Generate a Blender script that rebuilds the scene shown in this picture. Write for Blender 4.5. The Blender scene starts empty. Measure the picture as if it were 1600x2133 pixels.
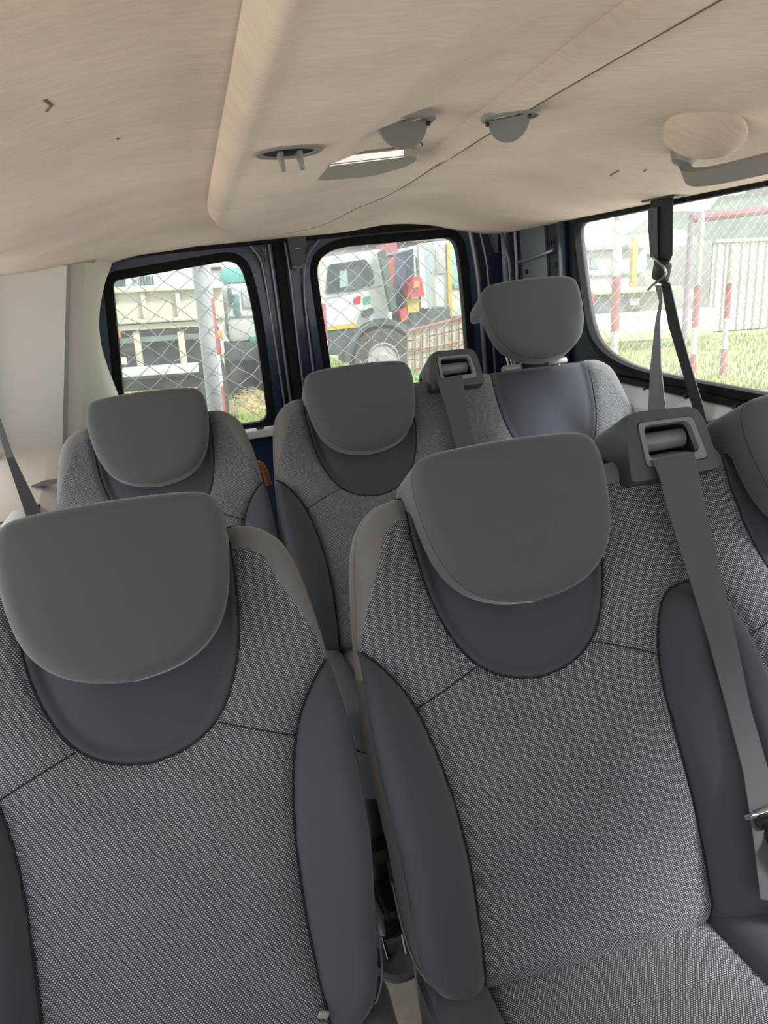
import bpy, bmesh, math, random
import numpy as np
from mathutils import Vector, Matrix

S = bpy.context.scene
COL = S.collection
random.seed(7)
rng = np.random.default_rng(5)
PI = math.pi

# ------------------------------------------------------------------ camera
# van frame: X to the image's right, Y towards the rear doors, Z up, floor at 0 (metres)
EYE = Vector((0.0, 0.0, 1.36))
RT = Vector((0.967, -0.234, -0.101)); DN = Vector((-0.163, -0.263, -0.951)); FW = Vector((0.196, 0.936, -0.293))
FW.normalize(); RT = (RT - FW * RT.dot(FW)).normalized(); UP = RT.cross(FW).normalized()
cd = bpy.data.cameras.new('camera'); cam = bpy.data.objects.new('camera', cd); COL.objects.link(cam)
cd.sensor_fit = 'HORIZONTAL'; cd.sensor_width = 36.0; cd.lens = 36.0 * 1600 / 1600; cd.clip_start = 0.02; cd.clip_end = 500
m = Matrix.Identity(4)
for i in range(3):
    m[i][0], m[i][1], m[i][2] = RT[i], UP[i], -FW[i]
    m[i][3] = EYE[i]
cam.matrix_world = m
S.camera = cam
# ------------------------------------------------------------------ sky (bright overcast), exposure
w = bpy.data.worlds.new('World'); S.world = w; w.use_nodes = True
bg = w.node_tree.nodes['Background']; bg.inputs[0].default_value = (0.93, 0.97, 1.0, 1); bg.inputs[1].default_value = 1.55
sun = bpy.data.lights.new('hazy_sun', 'SUN'); sun.energy = 4.6; sun.angle = math.radians(14); sun.color = (1.0, .975, .94)
so = bpy.data.objects.new('hazy_sun', sun); COL.objects.link(so); so.rotation_euler = Vector((.52, -.52, .68)).to_track_quat('Z', 'Y').to_euler()   # from the van's right-hand windows, a little from behind the camera
S.view_settings.view_transform = 'Standard'; S.view_settings.look = 'None'
S.view_settings.gamma = 1.0; S.view_settings.use_curve_mapping = False
S.view_settings.exposure = 0.62
S.cycles.max_bounces = 10; S.cycles.diffuse_bounces = 6; S.cycles.transparent_max_bounces = 16
S.cycles.use_denoising = True


# ------------------------------------------------------------------ materials
def mat(name, col, rough=.6, metal=0, spec=.5, sheen=0, bump=None, vary=None, coat=0):
    """bump=(scale, strength, distance); vary=(scale, other colour, sharpness)"""
    M = bpy.data.materials.new(name); M.use_nodes = True
    nt = M.node_tree; b = nt.nodes['Principled BSDF']
    b.inputs['Base Color'].default_value = (*col, 1); b.inputs['Roughness'].default_value = rough
    b.inputs['Metallic'].default_value = metal; b.inputs['Specular IOR Level'].default_value = spec
    if sheen:
        b.inputs['Sheen Weight'].default_value = sheen; b.inputs['Sheen Roughness'].default_value = .45
    if coat:
        b.inputs['Coat Weight'].default_value = coat; b.inputs['Coat Roughness'].default_value = .08
    tc = nt.nodes.new('ShaderNodeTexCoord')
    if vary:
        n = nt.nodes.new('ShaderNodeTexNoise'); n.inputs['Scale'].default_value = vary[0]; n.inputs['Detail'].default_value = 4
        if len(vary) > 3:
            mp = nt.nodes.new('ShaderNodeMapping'); mp.inputs['Scale'].default_value = vary[3]
            nt.links.new(tc.outputs['Object'], mp.inputs[0]); nt.links.new(mp.outputs[0], n.inputs['Vector'])
        else:
            nt.links.new(tc.outputs['Object'], n.inputs['Vector'])
        r = nt.nodes.new('ShaderNodeMapRange'); h = .5 / max(vary[2], .01)
        r.inputs[1].default_value = .5 - h * .5; r.inputs[2].default_value = .5 + h * .5
        nt.links.new(n.outputs[0], r.inputs[0])
        x = nt.nodes.new('ShaderNodeMix'); x.data_type = 'RGBA'
        x.inputs[6].default_value = (*col, 1); x.inputs[7].default_value = (*vary[1], 1)
        nt.links.new(r.outputs[0], x.inputs[0]); nt.links.new(x.outputs[2], b.inputs['Base Color'])
    if bump:
        n2 = nt.nodes.new('ShaderNodeTexNoise'); n2.inputs['Scale'].default_value = bump[0]; n2.inputs['Detail'].default_value = 3
        nt.links.new(tc.outputs['Object'], n2.inputs['Vector'])
        bp = nt.nodes.new('ShaderNodeBump'); bp.inputs['Strength'].default_value = bump[1]; bp.inputs['Distance'].default_value = bump[2]
        nt.links.new(n2.outputs[0], bp.inputs['Height']); nt.links.new(bp.outputs[0], b.inputs['Normal'])
    return M


def weave(name, p=.0036, q=.0027, dark=(.026, .030, .040), light=(.47, .50, .55)):
    """woven upholstery: staggered pale dots on a dark ground, laid out on the cloth's own UV (metres)"""
    M = bpy.data.materials.new(name); M.use_nodes = True
    nt = M.node_tree; b = nt.nodes['Principled BSDF']; L = nt.links.new
    b.inputs['Roughness'].default_value = .9; b.inputs['Specular IOR Level'].default_value = .2; b.inputs['Sheen Weight'].default_value = .15
    uv = nt.nodes.new('ShaderNodeUVMap'); uv.uv_map = 'cloth'
    sx = nt.nodes.new('ShaderNodeSeparateXYZ'); L(uv.outputs[0], sx.inputs[0])

    def mt(op, a, bb=None, c=None):
        n = nt.nodes.new('ShaderNodeMath'); n.operation = op
        for i, vv in enumerate((a, bb, c)):
            if vv is None: continue
            if isinstance(vv, (int, float)): n.inputs[i].default_value = vv
            else: L(vv, n.inputs[i])
        return n.outputs[0]
    v = mt('DIVIDE', sx.outputs[1], q); row = mt('FLOOR', v)
    u = mt('ADD', mt('DIVIDE', sx.outputs[0], p), mt('MULTIPLY', mt('FLOORED_MODULO', row, 2.0), .5))
    colr = mt('FLOOR', u)
    fx = mt('SUBTRACT', mt('FRACT', u), .5); fy = mt('SUBTRACT', mt('FRACT', v), .5)
    d = mt('SQRT', mt('ADD', mt('MULTIPLY', fx, fx), mt('MULTIPLY', mt('MULTIPLY', fy, fy), .8)))
    mr = nt.nodes.new('ShaderNodeMapRange'); mr.interpolation_type = 'SMOOTHSTEP'
    mr.inputs[1].default_value = .44; mr.inputs[2].default_value = .19; L(d, mr.inputs[0])
    cb = nt.nodes.new('ShaderNodeCombineXYZ'); L(colr, cb.inputs[0]); L(row, cb.inputs[1])
    wn = nt.nodes.new('ShaderNodeTexWhiteNoise'); wn.noise_dimensions = '2D'; L(cb.outputs[0], wn.inputs['Vector'])
    ns = nt.nodes.new('ShaderNodeTexNoise'); ns.inputs['Scale'].default_value = 9; ns.inputs['Detail'].default_value = 3; L(uv.outputs[0], ns.inputs['Vector'])
    k = mt('MULTIPLY', mr.outputs[0], mt('ADD', mt('MULTIPLY', wn.outputs[0], .45), mt('ADD', mt('MULTIPLY', ns.outputs[0], .5), .42)))
    x = nt.nodes.new('ShaderNodeMix'); x.data_type = 'RGBA'; x.inputs[6].default_value = (*dark, 1); x.inputs[7].default_value = (*light, 1)
    L(k, x.inputs[0]); L(x.outputs[2], b.inputs['Base Color'])
    bp = nt.nodes.new('ShaderNodeBump'); bp.inputs['Strength'].default_value = .5; bp.inputs['Distance'].default_value = .0008
    L(mr.outputs[0], bp.inputs['Height']); L(bp.outputs[0], b.inputs['Normal'])
    return M


def glass(name, dust=.05, tint=(.93, .97, .96)):
    M = bpy.data.materials.new(name); M.use_nodes = True; nt = M.node_tree; nt.nodes.clear(); L = nt.links.new
    o = nt.nodes.new('ShaderNodeOutputMaterial'); t = nt.nodes.new('ShaderNodeBsdfTransparent'); t.inputs[0].default_value = (*tint, 1)
    g = nt.nodes.new('ShaderNodeBsdfGlossy'); g.inputs['Roughness'].default_value = .02
    ly = nt.nodes.new('ShaderNodeLayerWeight'); ly.inputs[0].default_value = .5
    pw = nt.nodes.new('ShaderNodeMath'); pw.operation = 'POWER'; pw.inputs[1].default_value = 4; L(ly.outputs['Facing'], pw.inputs[0])
    lw = nt.nodes.new('ShaderNodeMath'); lw.operation = 'MULTIPLY_ADD'; lw.inputs[1].default_value = .5; lw.inputs[2].default_value = .02; L(pw.outputs[0], lw.inputs[0])
    m1 = nt.nodes.new('ShaderNodeMixShader'); L(lw.outputs[0], m1.inputs[0]); L(t.outputs[0], m1.inputs[1]); L(g.outputs[0], m1.inputs[2])
    tr = nt.nodes.new('ShaderNodeBsdfTranslucent'); tr.inputs[0].default_value = (.95, .96, .95, 1)
    nz = nt.nodes.new('ShaderNodeTexNoise'); nz.inputs['Scale'].default_value = 6
    mm = nt.nodes.new('ShaderNodeMath'); mm.operation = 'MULTIPLY'; mm.inputs[1].default_value = dust * 2; L(nz.outputs[0], mm.inputs[0])
    m2 = nt.nodes.new('ShaderNodeMixShader'); L(mm.outputs[0], m2.inputs[0]); L(m1.outputs[0], m2.inputs[1]); L(tr.outputs[0], m2.inputs[2])
    L(m2.outputs[0], o.inputs[0]); return M


MT = {}
MT['weave'] = weave('woven_grey_cloth')
MT['dark_cloth'] = mat('smooth_slate_cloth', (.056, .063, .082), .85, spec=.25, sheen=.25, bump=(900, .15, .0006), vary=(5, (.066, .072, .088), 1))
MT['grey_cloth'] = mat('smooth_grey_cloth', (.080, .090, .102), .85, spec=.25, sheen=.35, bump=(900, .15, .0006), vary=(4, (.090, .098, .106), 1))
MT['edge_cloth'] = mat('pale_grey_edging_cloth', (.215, .215, .215), .9, spec=.2, sheen=.35, bump=(900, .15, .0006), vary=(6, (.175, .175, .175), 1))
MT['seam'] = mat('black_seam_cord', (.012, .013, .016), .8)
MT['seam_grey'] = mat('dark_grey_seam', (.035, .038, .044), .8)
MT['hem'] = mat('pale_hem_piping', (.22, .225, .235), .5)
MT['grey_plastic'] = mat('moulded_grey_plastic', (.10, .10, .10), .55, bump=(600, .15, .0004))
MT['dark_plastic'] = mat('dark_grey_plastic', (.065, .067, .07), .5, bump=(600, .15, .0004))
MT['bezel'] = mat('satin_grey_bezel', (.20, .21, .225), .35)
MT['black_plastic'] = mat('black_plastic', (.012, .013, .015), .4)
MT['black_gloss'] = mat('glossy_black_plastic', (.012, .012, .014), .15, coat=.6)
MT['rubber'] = mat('black_rubber', (.010, .011, .013), .75, spec=.2)
MT['navy'] = mat('navy_blue_paint', (.010, .024, .066), .32, coat=.35, vary=(3, (.014, .030, .076), 1))
MT['navy_matt'] = mat('navy_inner_panel_paint', (.012, .020, .042), .6, spec=.25)
MT['navy_edge'] = mat('highlit_navy_flange', (.17, .20, .26), .2, coat=.6)  # lighter than the navy: glossy edge highlights painted into the colour
def felt(name, col):
    """brushed headliner felt: short cross-wise streaks over broad grubby patches"""
    M = mat(name, col, .95, spec=.1, sheen=.2, bump=(350, .25, .0012)); nt = M.node_tree; L = nt.links.new
    tc = nt.nodes.new('ShaderNodeTexCoord'); mp = nt.nodes.new('ShaderNodeMapping'); mp.inputs['Scale'].default_value = (.22, 1, .1); L(tc.outputs['Object'], mp.inputs[0])
    n1 = nt.nodes.new('ShaderNodeTexNoise'); n1.inputs['Scale'].default_value = 150; n1.inputs['Detail'].default_value = 5; L(mp.outputs[0], n1.inputs['Vector'])
    n2 = nt.nodes.new('ShaderNodeTexNoise'); n2.inputs['Scale'].default_value = 3.5; n2.inputs['Detail'].default_value = 4; L(tc.outputs['Object'], n2.inputs['Vector'])
    f = []
    for n, lo, hi, k in ((n1, .35, .65, .10), (n2, .38, .68, .17)):
        r = nt.nodes.new('ShaderNodeMapRange'); r.inputs[1].default_value = lo; r.inputs[2].default_value = hi; r.inputs[3].default_value = 1; r.inputs[4].default_value = 1 - k
        L(n.outputs[0], r.inputs[0]); f.append(r.outputs[0])
    m1 = nt.nodes.new('ShaderNodeMath'); m1.operation = 'MULTIPLY'; L(f[0], m1.inputs[0]); L(f[1], m1.inputs[1])
    x = nt.nodes.new('ShaderNodeMix'); x.data_type = 'RGBA'; x.blend_type = 'MULTIPLY'; x.inputs[0].default_value = 1; x.inputs[6].default_value = (*col, 1); L(m1.outputs[0], x.inputs[7])
    L(x.outputs[2], nt.nodes['Principled BSDF'].inputs['Base Color']); return M


MT['headliner'] = felt('beige_headliner_felt', (.80, .655, .545))
MT['headliner_panel'] = felt('beige_headliner_felt_panel', (.78, .65, .55))
MT['stain'] = mat('brown_stain', (.20, .14, .09), .9)
MT['seamline'] = mat('headliner_joint', (.15, .125, .10), .9)
MT['trim_grey'] = mat('pale_grey_trim_plastic', (.76, .75, .72), .6, bump=(300, .1, .0005), vary=(3, (.71, .70, .67), 1))
MT['trim_cream'] = mat('cream_trim_plastic', (.80, .755, .69), .55, vary=(4, (.73, .69, .63), 1))
MT['light_grey'] = mat('light_grey_fitting', (.36, .36, .345), .45)
MT['fitting_grey'] = mat('grey_vent_plastic', (.27, .27, .265), .4)
MT['flap_grey'] = mat('darker_grey_vent_flap', (.19, .19, .19), .4)
MT['lens'] = mat('white_lamp_lens', (.85, .85, .82), .25)
MT['floor'] = mat('beige_floor_vinyl', (.50, .44, .37), .75, bump=(120, .3, .002), vary=(14, (.40, .35, .29), 1.5))
MT['sill_grey'] = mat('pale_grey_sill_panel', (.68, .71, .73), .4, vary=(5, (.60, .63, .65), 1))
MT['belt'] = mat('grey_seat_belt_webbing', (.075, .078, .092), .6, spec=.4, sheen=.3)
MT['belt_pale'] = mat('pale_grey_belt_webbing', (.20, .21, .235), .5, spec=.4, sheen=.3)
MT['belt_dark'] = mat('charcoal_belt_webbing', (.026, .028, .033), .6, spec=.4)
MT['steel'] = mat('worn_steel', (.45, .45, .46), .3, metal=1)
MT['chrome'] = mat('bright_steel', (.75, .76, .78), .12, metal=1)
MT['orange'] = mat('orange_strap', (.50, .17, .05), .6)
MT['hole'] = mat('dark_void', (.004, .004, .005), .9)
_b = MT['lens'].node_tree.nodes['Principled BSDF']; _b.inputs['Emission Color'].default_value = (1, .98, .93, 1); _b.inputs['Emission Strength'].default_value = .35
MT['pane'] = glass('dusty_window_glass', .05)
MT['side_pane'] = glass('dusty_side_window_glass', .06, (.96, .985, .975))


# ------------------------------------------------------------------ object helpers
def link(name, me, m, parent=None):
    o = bpy.data.objects.new(name, me); COL.objects.link(o)
    if m is not None and not me.materials: me.materials.append(m)
    if parent is not None: o.parent = parent
    return o


def tag(o, label=None, cat=None, group=None, kind=None):
    if label: o['label'] = label
    if cat: o['category'] = cat
    if group: o['group'] = group
    if kind: o['kind'] = kind
    return o


def empty(name, loc, label=None, cat=None, group=None, kind=None):
    o = bpy.data.objects.new(name, None); o.location = loc; o.empty_display_size = .05; COL.objects.link(o)
    return tag(o, label, cat, group, kind)


class MB:
    """collects shapes into one mesh"""
    def __init__(s): s.v = []; s.f = []; s.uv = None

    def add(s, vs, fs):
        k = len(s.v); s.v += [tuple(x) for x in vs]; s.f += [tuple(i + k for i in f) for f in fs]; return s

    def box(s, c, d, rot=None, bev=0.0):
        bm = bmesh.new(); bmesh.ops.create_cube(bm, size=1)
        for q in bm.verts: q.co = Vector((q.co.x * d[0], q.co.y * d[1], q.co.z * d[2]))
        if bev: bmesh.ops.bevel(bm, geom=bm.edges[:], offset=bev, segments=2, affect='EDGES', profile=.5)
        M = (rot.to_4x4() if rot is not None else Matrix.Identity(4)); M.translation = Vector(c)
        bm.transform(M); bm.verts.index_update()
        s.add([q.co for q in bm.verts], [[q.index for q in f.verts] for f in bm.faces]); bm.free(); return s

    def tube(s, pts, r, n=8, cap=True, closed=False):
        pts = [Vector(p) for p in pts]; N = len(pts)
        rs = r if isinstance(r, (list, tuple)) else [r] * N
        rings = []; prev = None
        for i, p in enumerate(pts):
            if closed: t = pts[(i + 1) % N] - pts[i - 1]
            else: t = pts[min(i + 1, N - 1)] - pts[max(i - 1, 0)]
            t.normalize()
            a = prev - t * prev.dot(t) if prev is not None else t.orthogonal()
            if a.length < 1e-6: a = t.orthogonal()
            a.normalize(); prev = a; b = t.cross(a)
            rings.append([p + (a * math.cos(2 * PI * k / n) + b * math.sin(2 * PI * k / n)) * rs[i] for k in range(n)])
        vs = [x for rg in rings for x in rg]; fs = []
        for i in range(N if closed else N - 1):
            j = (i + 1) % N
            for k in range(n): fs.append((i * n + k, i * n + (k + 1) % n, j * n + (k + 1) % n, j * n + k))
        if cap and not closed: fs.append(tuple(range(n - 1, -1, -1))); fs.append(tuple((N - 1) * n + k for k in range(n)))
        return s.add(vs, fs)

    def ribbon(s, L, R, th):
        """flat strap between two edge polylines, thickness th"""
        L = [Vector(p) for p in L]; R = [Vector(p) for p in R]; vs = []; fs = []
        N = len(L)
        for i in range(N):
            t = (L[min(i + 1, N - 1)] + R[min(i + 1, N - 1)] - L[max(i - 1, 0)] - R[max(i - 1, 0)])
            nn = t.cross(R[i] - L[i]).normalized() * th * .5
            vs += [L[i] + nn, R[i] + nn, R[i] - nn, L[i] - nn]
        for i in range(N - 1):
            for k in range(4): fs.append((i * 4 + k, i * 4 + (k + 1) % 4, (i + 1) * 4 + (k + 1) % 4, (i + 1) * 4 + k))
        fs.append((3, 2, 1, 0)); fs.append(tuple((N - 1) * 4 + k for k in range(4)))
        return s.add(vs, fs)

    def lathe(s, prof, c, axis=(0, 0, 1), n=32):
        ax = Vector(axis).normalized(); a = ax.orthogonal().normalized(); b = ax.cross(a); c = Vector(c)
        vs = []; fs = []
        for (r, h) in prof:
            for k in range(n): vs.append(c + ax * h + (a * math.cos(2 * PI * k / n) + b * math.sin(2 * PI * k / n)) * r)
        for i in range(len(prof) - 1):
            for k in range(n): fs.append((i * n + k, i * n + (k + 1) % n, (i + 1) * n + (k + 1) % n, (i + 1) * n + k))
        return s.add(vs, fs)

    def prism(s, poly, f0, f1):
        """poly of 2-D points; f0, f1 map a 2-D point to the two 3-D ends"""
        n = len(poly); vs = [f0(p) for p in poly] + [f1(p) for p in poly]
        fs = [tuple(range(n - 1, -1, -1)), tuple(range(n, 2 * n))] + [(k, (k + 1) % n, n + (k + 1) % n, n + k) for k in range(n)]
        return s.add(vs, fs)

    def ring(s, outer, inner, f0, f1):
        """a frame between two outlines with the same number of points"""
        n = len(outer); vs = [f0(p) for p in outer] + [f0(p) for p in inner] + [f1(p) for p in outer] + [f1(p) for p in inner]; fs = []
        for k in range(n):
            j = (k + 1) % n
            fs += [(k, j, n + j, n + k), (2 * n + k, 3 * n + k, 3 * n + j, 2 * n + j), (k, 2 * n + k, 2 * n + j, j), (n + k, n + j, 3 * n + j, 3 * n + k)]
        return s.add(vs, fs)

    def build(s, name, m, parent=None, smooth=None, fix=True):
        me = bpy.data.meshes.new(name); me.from_pydata(s.v, [], s.f)
        if fix:
            bm = bmesh.new(); bm.from_mesh(me); bmesh.ops.delete(bm, geom=[v for v in bm.verts if not v.link_faces], context='VERTS')
            bmesh.ops.recalc_face_normals(bm, faces=bm.faces[:]); bm.to_mesh(me); bm.free()
        if smooth is not None:
            me.polygons.foreach_set('use_smooth', [True] * len(me.polygons))
            me.update()
            try: me.set_sharp_from_angle(angle=math.radians(smooth))
            except Exception: pass
        me.update()
        return link(name, me, m, parent)


def rrect(x0, x1, y0, y1, r, n=6):
    rs = r if isinstance(r, (list, tuple)) else [r] * 4      # bl, br, tr, tl
    out = []
    for (cx, cy, a, rr) in ((x0, y0, PI, rs[0]), (x1, y0, 1.5 * PI, rs[1]), (x1, y1, 0, rs[2]), (x0, y1, .5 * PI, rs[3])):
        ox = cx + (rr if cx == x0 else -rr); oy = cy + (rr if cy == y0 else -rr)
        for k in range(n + 1):
            t = a + k / n * PI / 2; out.append((ox + rr * math.cos(t), oy + rr * math.sin(t)))
    return out


def rpoly(pts, r, n=5):
    """rounds the corners of a polygon (r: one radius or one each)"""
    N = len(pts); out = []
    for i in range(N):
        rr = r[i] if isinstance(r, (list, tuple)) else r
        p = np.array(pts[i], float); a = np.array(pts[i - 1], float); b = np.array(pts[(i + 1) % N], float)
        da = a - p; db = b - p; ra = min(rr, .45 * np.linalg.norm(da)); rb = min(rr, .45 * np.linalg.norm(db))
        A = p + da / np.linalg.norm(da) * ra; B = p + db / np.linalg.norm(db) * rb
        for k in range(n + 1):
            t = k / n; out.append(tuple((1 - t) ** 2 * A + 2 * t * (1 - t) * p + t * t * B))
    return out


def chaikin(pts, it=2, closed=False):
    P = [np.array(p, float) for p in pts]
    for _ in range(it):
        Q = []
        n = len(P)
        if not closed: Q.append(P[0])
        for i in range(n if closed else n - 1):
            a, b = P[i], P[(i + 1) % n]; Q += [a * .75 + b * .25, a * .25 + b * .75]
        if not closed: Q.append(P[-1])
        P = Q
    return [tuple(p) for p in P]


def sdf(poly, X, Y):
    """signed distance to a closed polygon, positive inside"""
    P = np.array(poly, float); d = np.full(X.shape, 1e9); ins = np.zeros(X.shape, bool)
    for i in range(len(P)):
        a = P[i]; b = P[(i + 1) % len(P)]; e = b - a; L = e @ e
        if L < 1e-14: continue
        t = np.clip(((X - a[0]) * e[0] + (Y - a[1]) * e[1]) / L, 0, 1)
        d = np.minimum(d, np.hypot(X - a[0] - t * e[0], Y - a[1] - t * e[1]))
        c = (a[1] > Y) != (b[1] > Y)
        if abs(e[1]) > 1e-12: ins ^= c & (X < a[0] + (Y - a[1]) / e[1] * e[0])
    return np.where(ins, d, -d)


class Sheet:
    """a cloth surface over a (s,t) grid: zones are cut out of it along signed fields, heights lift it along n"""
    def __init__(z, s0, s1, t0, t1, h):
        z.ss = np.arange(s0, s1 + h, h); z.ts = np.arange(t0, t1 + h, h); z.h = h; z.s0, z.t0 = s0, t0
        z.X, z.Y = np.meshgrid(z.ss, z.ts, indexing='ij'); z.N = np.zeros(z.X.shape)

    def samp(z, F, s, t):
        if callable(F): return F(s, t)
        i = min(max((s - z.s0) / z.h, 0), F.shape[0] - 1.001); j = min(max((t - z.t0) / z.h, 0), F.shape[1] - 1.001)
        a, b = int(i), int(j); u, v = i - a, j - b
        return F[a, b] * (1 - u) * (1 - v) + F[a + 1, b] * u * (1 - v) + F[a, b + 1] * (1 - u) * v + F[a + 1, b + 1] * u * v

    def cut(z, fields):
        ni, nj = z.X.shape; polys = []
        mn = np.full((ni - 1, nj - 1), 1e9); ok = np.ones((ni - 1, nj - 1), bool)
        for F in fields:
            c = np.stack([F[:-1, :-1], F[1:, :-1], F[:-1, 1:], F[1:, 1:]])
            mn = np.minimum(mn, c.min(0)); ok &= c.max(0) > 0
        for i, j in zip(*np.nonzero(ok)):
            p = [(z.ss[i], z.ts[j]), (z.ss[i + 1], z.ts[j]), (z.ss[i + 1], z.ts[j + 1]), (z.ss[i], z.ts[j + 1])]
            if mn[i, j] > 0: polys.append(p); continue
            for F in fields:
                fv = [z.samp(F, *q) for q in p]; o = []
                for k in range(len(p)):
                    a, b = p[k], p[(k + 1) % len(p)]; fa, fb = fv[k], fv[(k + 1) % len(p)]
                    if fa > 0: o.append(a)
                    if (fa > 0) != (fb > 0):
                        t = fa / (fa - fb); o.append((a[0] + (b[0] - a[0]) * t, a[1] + (b[1] - a[1]) * t))
                p = o
                if len(p) < 3: break
            if len(p) >= 3: polys.append(p)
        return polys

    def mesh(z, name, polys, to3, m, parent=None, N=None, flip=False):
        N = z.N if N is None else N; idx = {}; V = []; UV = []; Fs = []
        for p in polys:
            f = []
            for (s, t) in p:
                k = (round(s * 2e5), round(t * 2e5)); i = idx.get(k)
                if i is None:
                    i = idx[k] = len(V); V.append(tuple(to3(s, t, z.samp(N, s, t)))); UV.append((s, t))
                if not f or (f[-1] != i and f[0] != i): f.append(i)
            if len(f) >= 3: Fs.append(f[::-1] if flip else f)
        me = bpy.data.meshes.new(name); me.from_pydata(V, [], Fs)
        u = me.uv_layers.new(name='cloth'); li = np.zeros(len(me.loops), np.int32); me.loops.foreach_get('vertex_index', li)
        u.data.foreach_set('uv', np.array(UV, np.float32)[li].ravel())
        me.polygons.foreach_set('use_smooth', [True] * len(me.polygons)); me.update()
        return link(name, me, m, parent)


def smooth01(x): x = np.clip(x, 0, 1); return x * x * (3 - 2 * x)

# ------------------------------------------------------------------ seats
TT = np.array([0, .467, .884]); NN = np.array([0, -.884, .467]); C0 = np.array([0, 0, .43])


def back3(s, t, n): return C0 + np.array([s, 0, 0]) + t * TT + n * NN


HALF_REC = [(.150, .74), (.150, .62), (.146, .556), (.135, .50), (.113, .447), (.086, .413), (.046, .391), (0, .384)]
BOL_IN = [(.262, .478), (.252, .468), (.232, .446), (.205, .405), (.189, .360), (.175, .290), (.168, .215), (.167, .137), (.170, .073), (.176, .0), (.18, -.08)]
ARCH = [(0, .479), (.03, .474), (.045, .463), (.057, .445), (.070, .414), (.079, .382), (.087, .336), (.092, .224), (.092, .13), (.097, .03), (.1, -.08)]
EDGE = [(.16, .690), (.185, .685), (.207, .672), (.229, .648), (.243, .60), (.254, .53), (.261, .47), (.266, .41), (.270, .345), (.269, .28), (.265, .22)]
EDGE_SINGLE = [(.257, .16), (.249, .10), (.243, .055), (.228, .018), (.195, -.015)]
EDGE_BENCH = [(.264, .16), (.266, .10), (.264, .055), (.248, .018), (.215, -.015)]


def mir(P, c=0): return [(2 * c - x, y) for x, y in reversed(P)]


def headrest(parent, c, lift=0.0, off=.088, posts=False, label=None):
    FR, RB = .022, .018
    half = [(0, .737), (.06, .736), (.118, .733), (.141, .725), (.152, .702), (.153, .665), (.148, .622), (.138, .577), (.120, .54), (.090, .512), (.05, .496), (0, .490)]
    half = chaikin([(x * .975, .612 + (y - .612) * .975) for x, y in half], 3)
    H = np.array(half); dl = np.r_[0, np.cumsum(np.hypot(*np.diff(H, axis=0).T))]; u_ = np.linspace(0, dl[-1], 44)
    half = [(float(np.interp(u, dl, H[:, 0])), float(np.interp(u, dl, H[:, 1]))) for u in u_]
    out = np.array(half + mir(half)[1:-1]); n = len(out); cen = np.array([0, .64])
    tg = np.roll(out, -1, 0) - np.roll(out, 1, 0); tg /= np.linalg.norm(tg, axis=1)[:, None]; nrm = np.stack([-tg[:, 1], tg[:, 0]], 1)
    if ((out - cen) * nrm).sum() < 0: nrm = -nrm
    front = lambda p: off - .012 + .012 * np.sqrt(np.clip(1 - (p[:, 0] / .165) ** 2, 0, 1)) - .010 * smooth01((.56 - p[:, 1]) / .07)
    back = lambda p: -.082 * smooth01((p[:, 1] - .655) / .03) + .004 * (1 - smooth01((p[:, 1] - .655) / .03))
    sh = np.array([c, 0, 0]) + lift * TT
    rings = []
    inner = out - nrm * FR
    for k in range(2, 9): p = cen + (inner - cen) * (k / 8); rings.append((p, front(p)))
    for a in np.linspace(0, PI / 2, 8)[1:]: p = inner + nrm * FR * math.sin(a); rings.append((p, front(p) - FR * (1 - math.cos(a))))
    f0 = front(out) - FR; b0 = back(out) + RB
    for u in (.25, .5, .75, 1): rings.append((out, f0 + (b0 - f0) * u))
    ib = out - nrm * RB
    for a in np.linspace(PI / 2, 0, 5)[1:]: p = ib + nrm * RB * math.sin(a); rings.append((p, back(p) + RB * (1 - math.cos(a))))
    for k in range(7, 1, -1): p = cen + (ib - cen) * (k / 8); rings.append((p, back(p)))
    vs = []; fs = []
    for p, h in rings: vs += [tuple(back3(s, t, q) + sh) for (s, t), q in zip(p, h)]
    for i in range(len(rings) - 1):
        for k in range(n): fs.append((i * n + k, i * n + (k + 1) % n, (i + 1) * n + (k + 1) % n, (i + 1) * n + k))
    fs.append(tuple(range(n))); fs.append(tuple((len(rings) - 1) * n + k for k in range(n - 1, -1, -1)))
    o = MB().add(vs, fs).build('headrest', MT['grey_cloth'], parent, 70)
    if label: o['label'] = label
    to3 = lambda s, t, q: back3(s, t, q) + sh
    pts = [to3(s, t, h - FR * .85) for (s, t), h in zip(out - nrm * .0015, front(out))]
    MB().tube(pts, .0016, 5, closed=True).build('piping', MT['seam_grey'], o, 60)
    if posts:
        for sx in (-.075, .075):
            MB().tube([to3(sx, .69, -.03), back3(c + sx, .675, -.03)], .0065, 10).build('post', MT['chrome'], o, 40)
            MB().box(back3(c + sx, .699, -.03), (.052, .030, .018), Matrix.Rotation(math.radians(-28), 3, 'X'), .006).build('collar', MT['light_grey'], o, 40)
    return o


def runs(z, outl, pts, margin=.004):
    P = chaikin(pts, 2); E = sdf(outl, np.array([p[0] for p in P]), np.array([p[1] for p in P])); R = []; cur = []
    for p, ee in zip(P, E):
        if ee > margin: cur.append(p)
        else:
            if len(cur) > 1: R.append(cur)
            cur = []
    if len(cur) > 1: R.append(cur)
    return R


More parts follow.
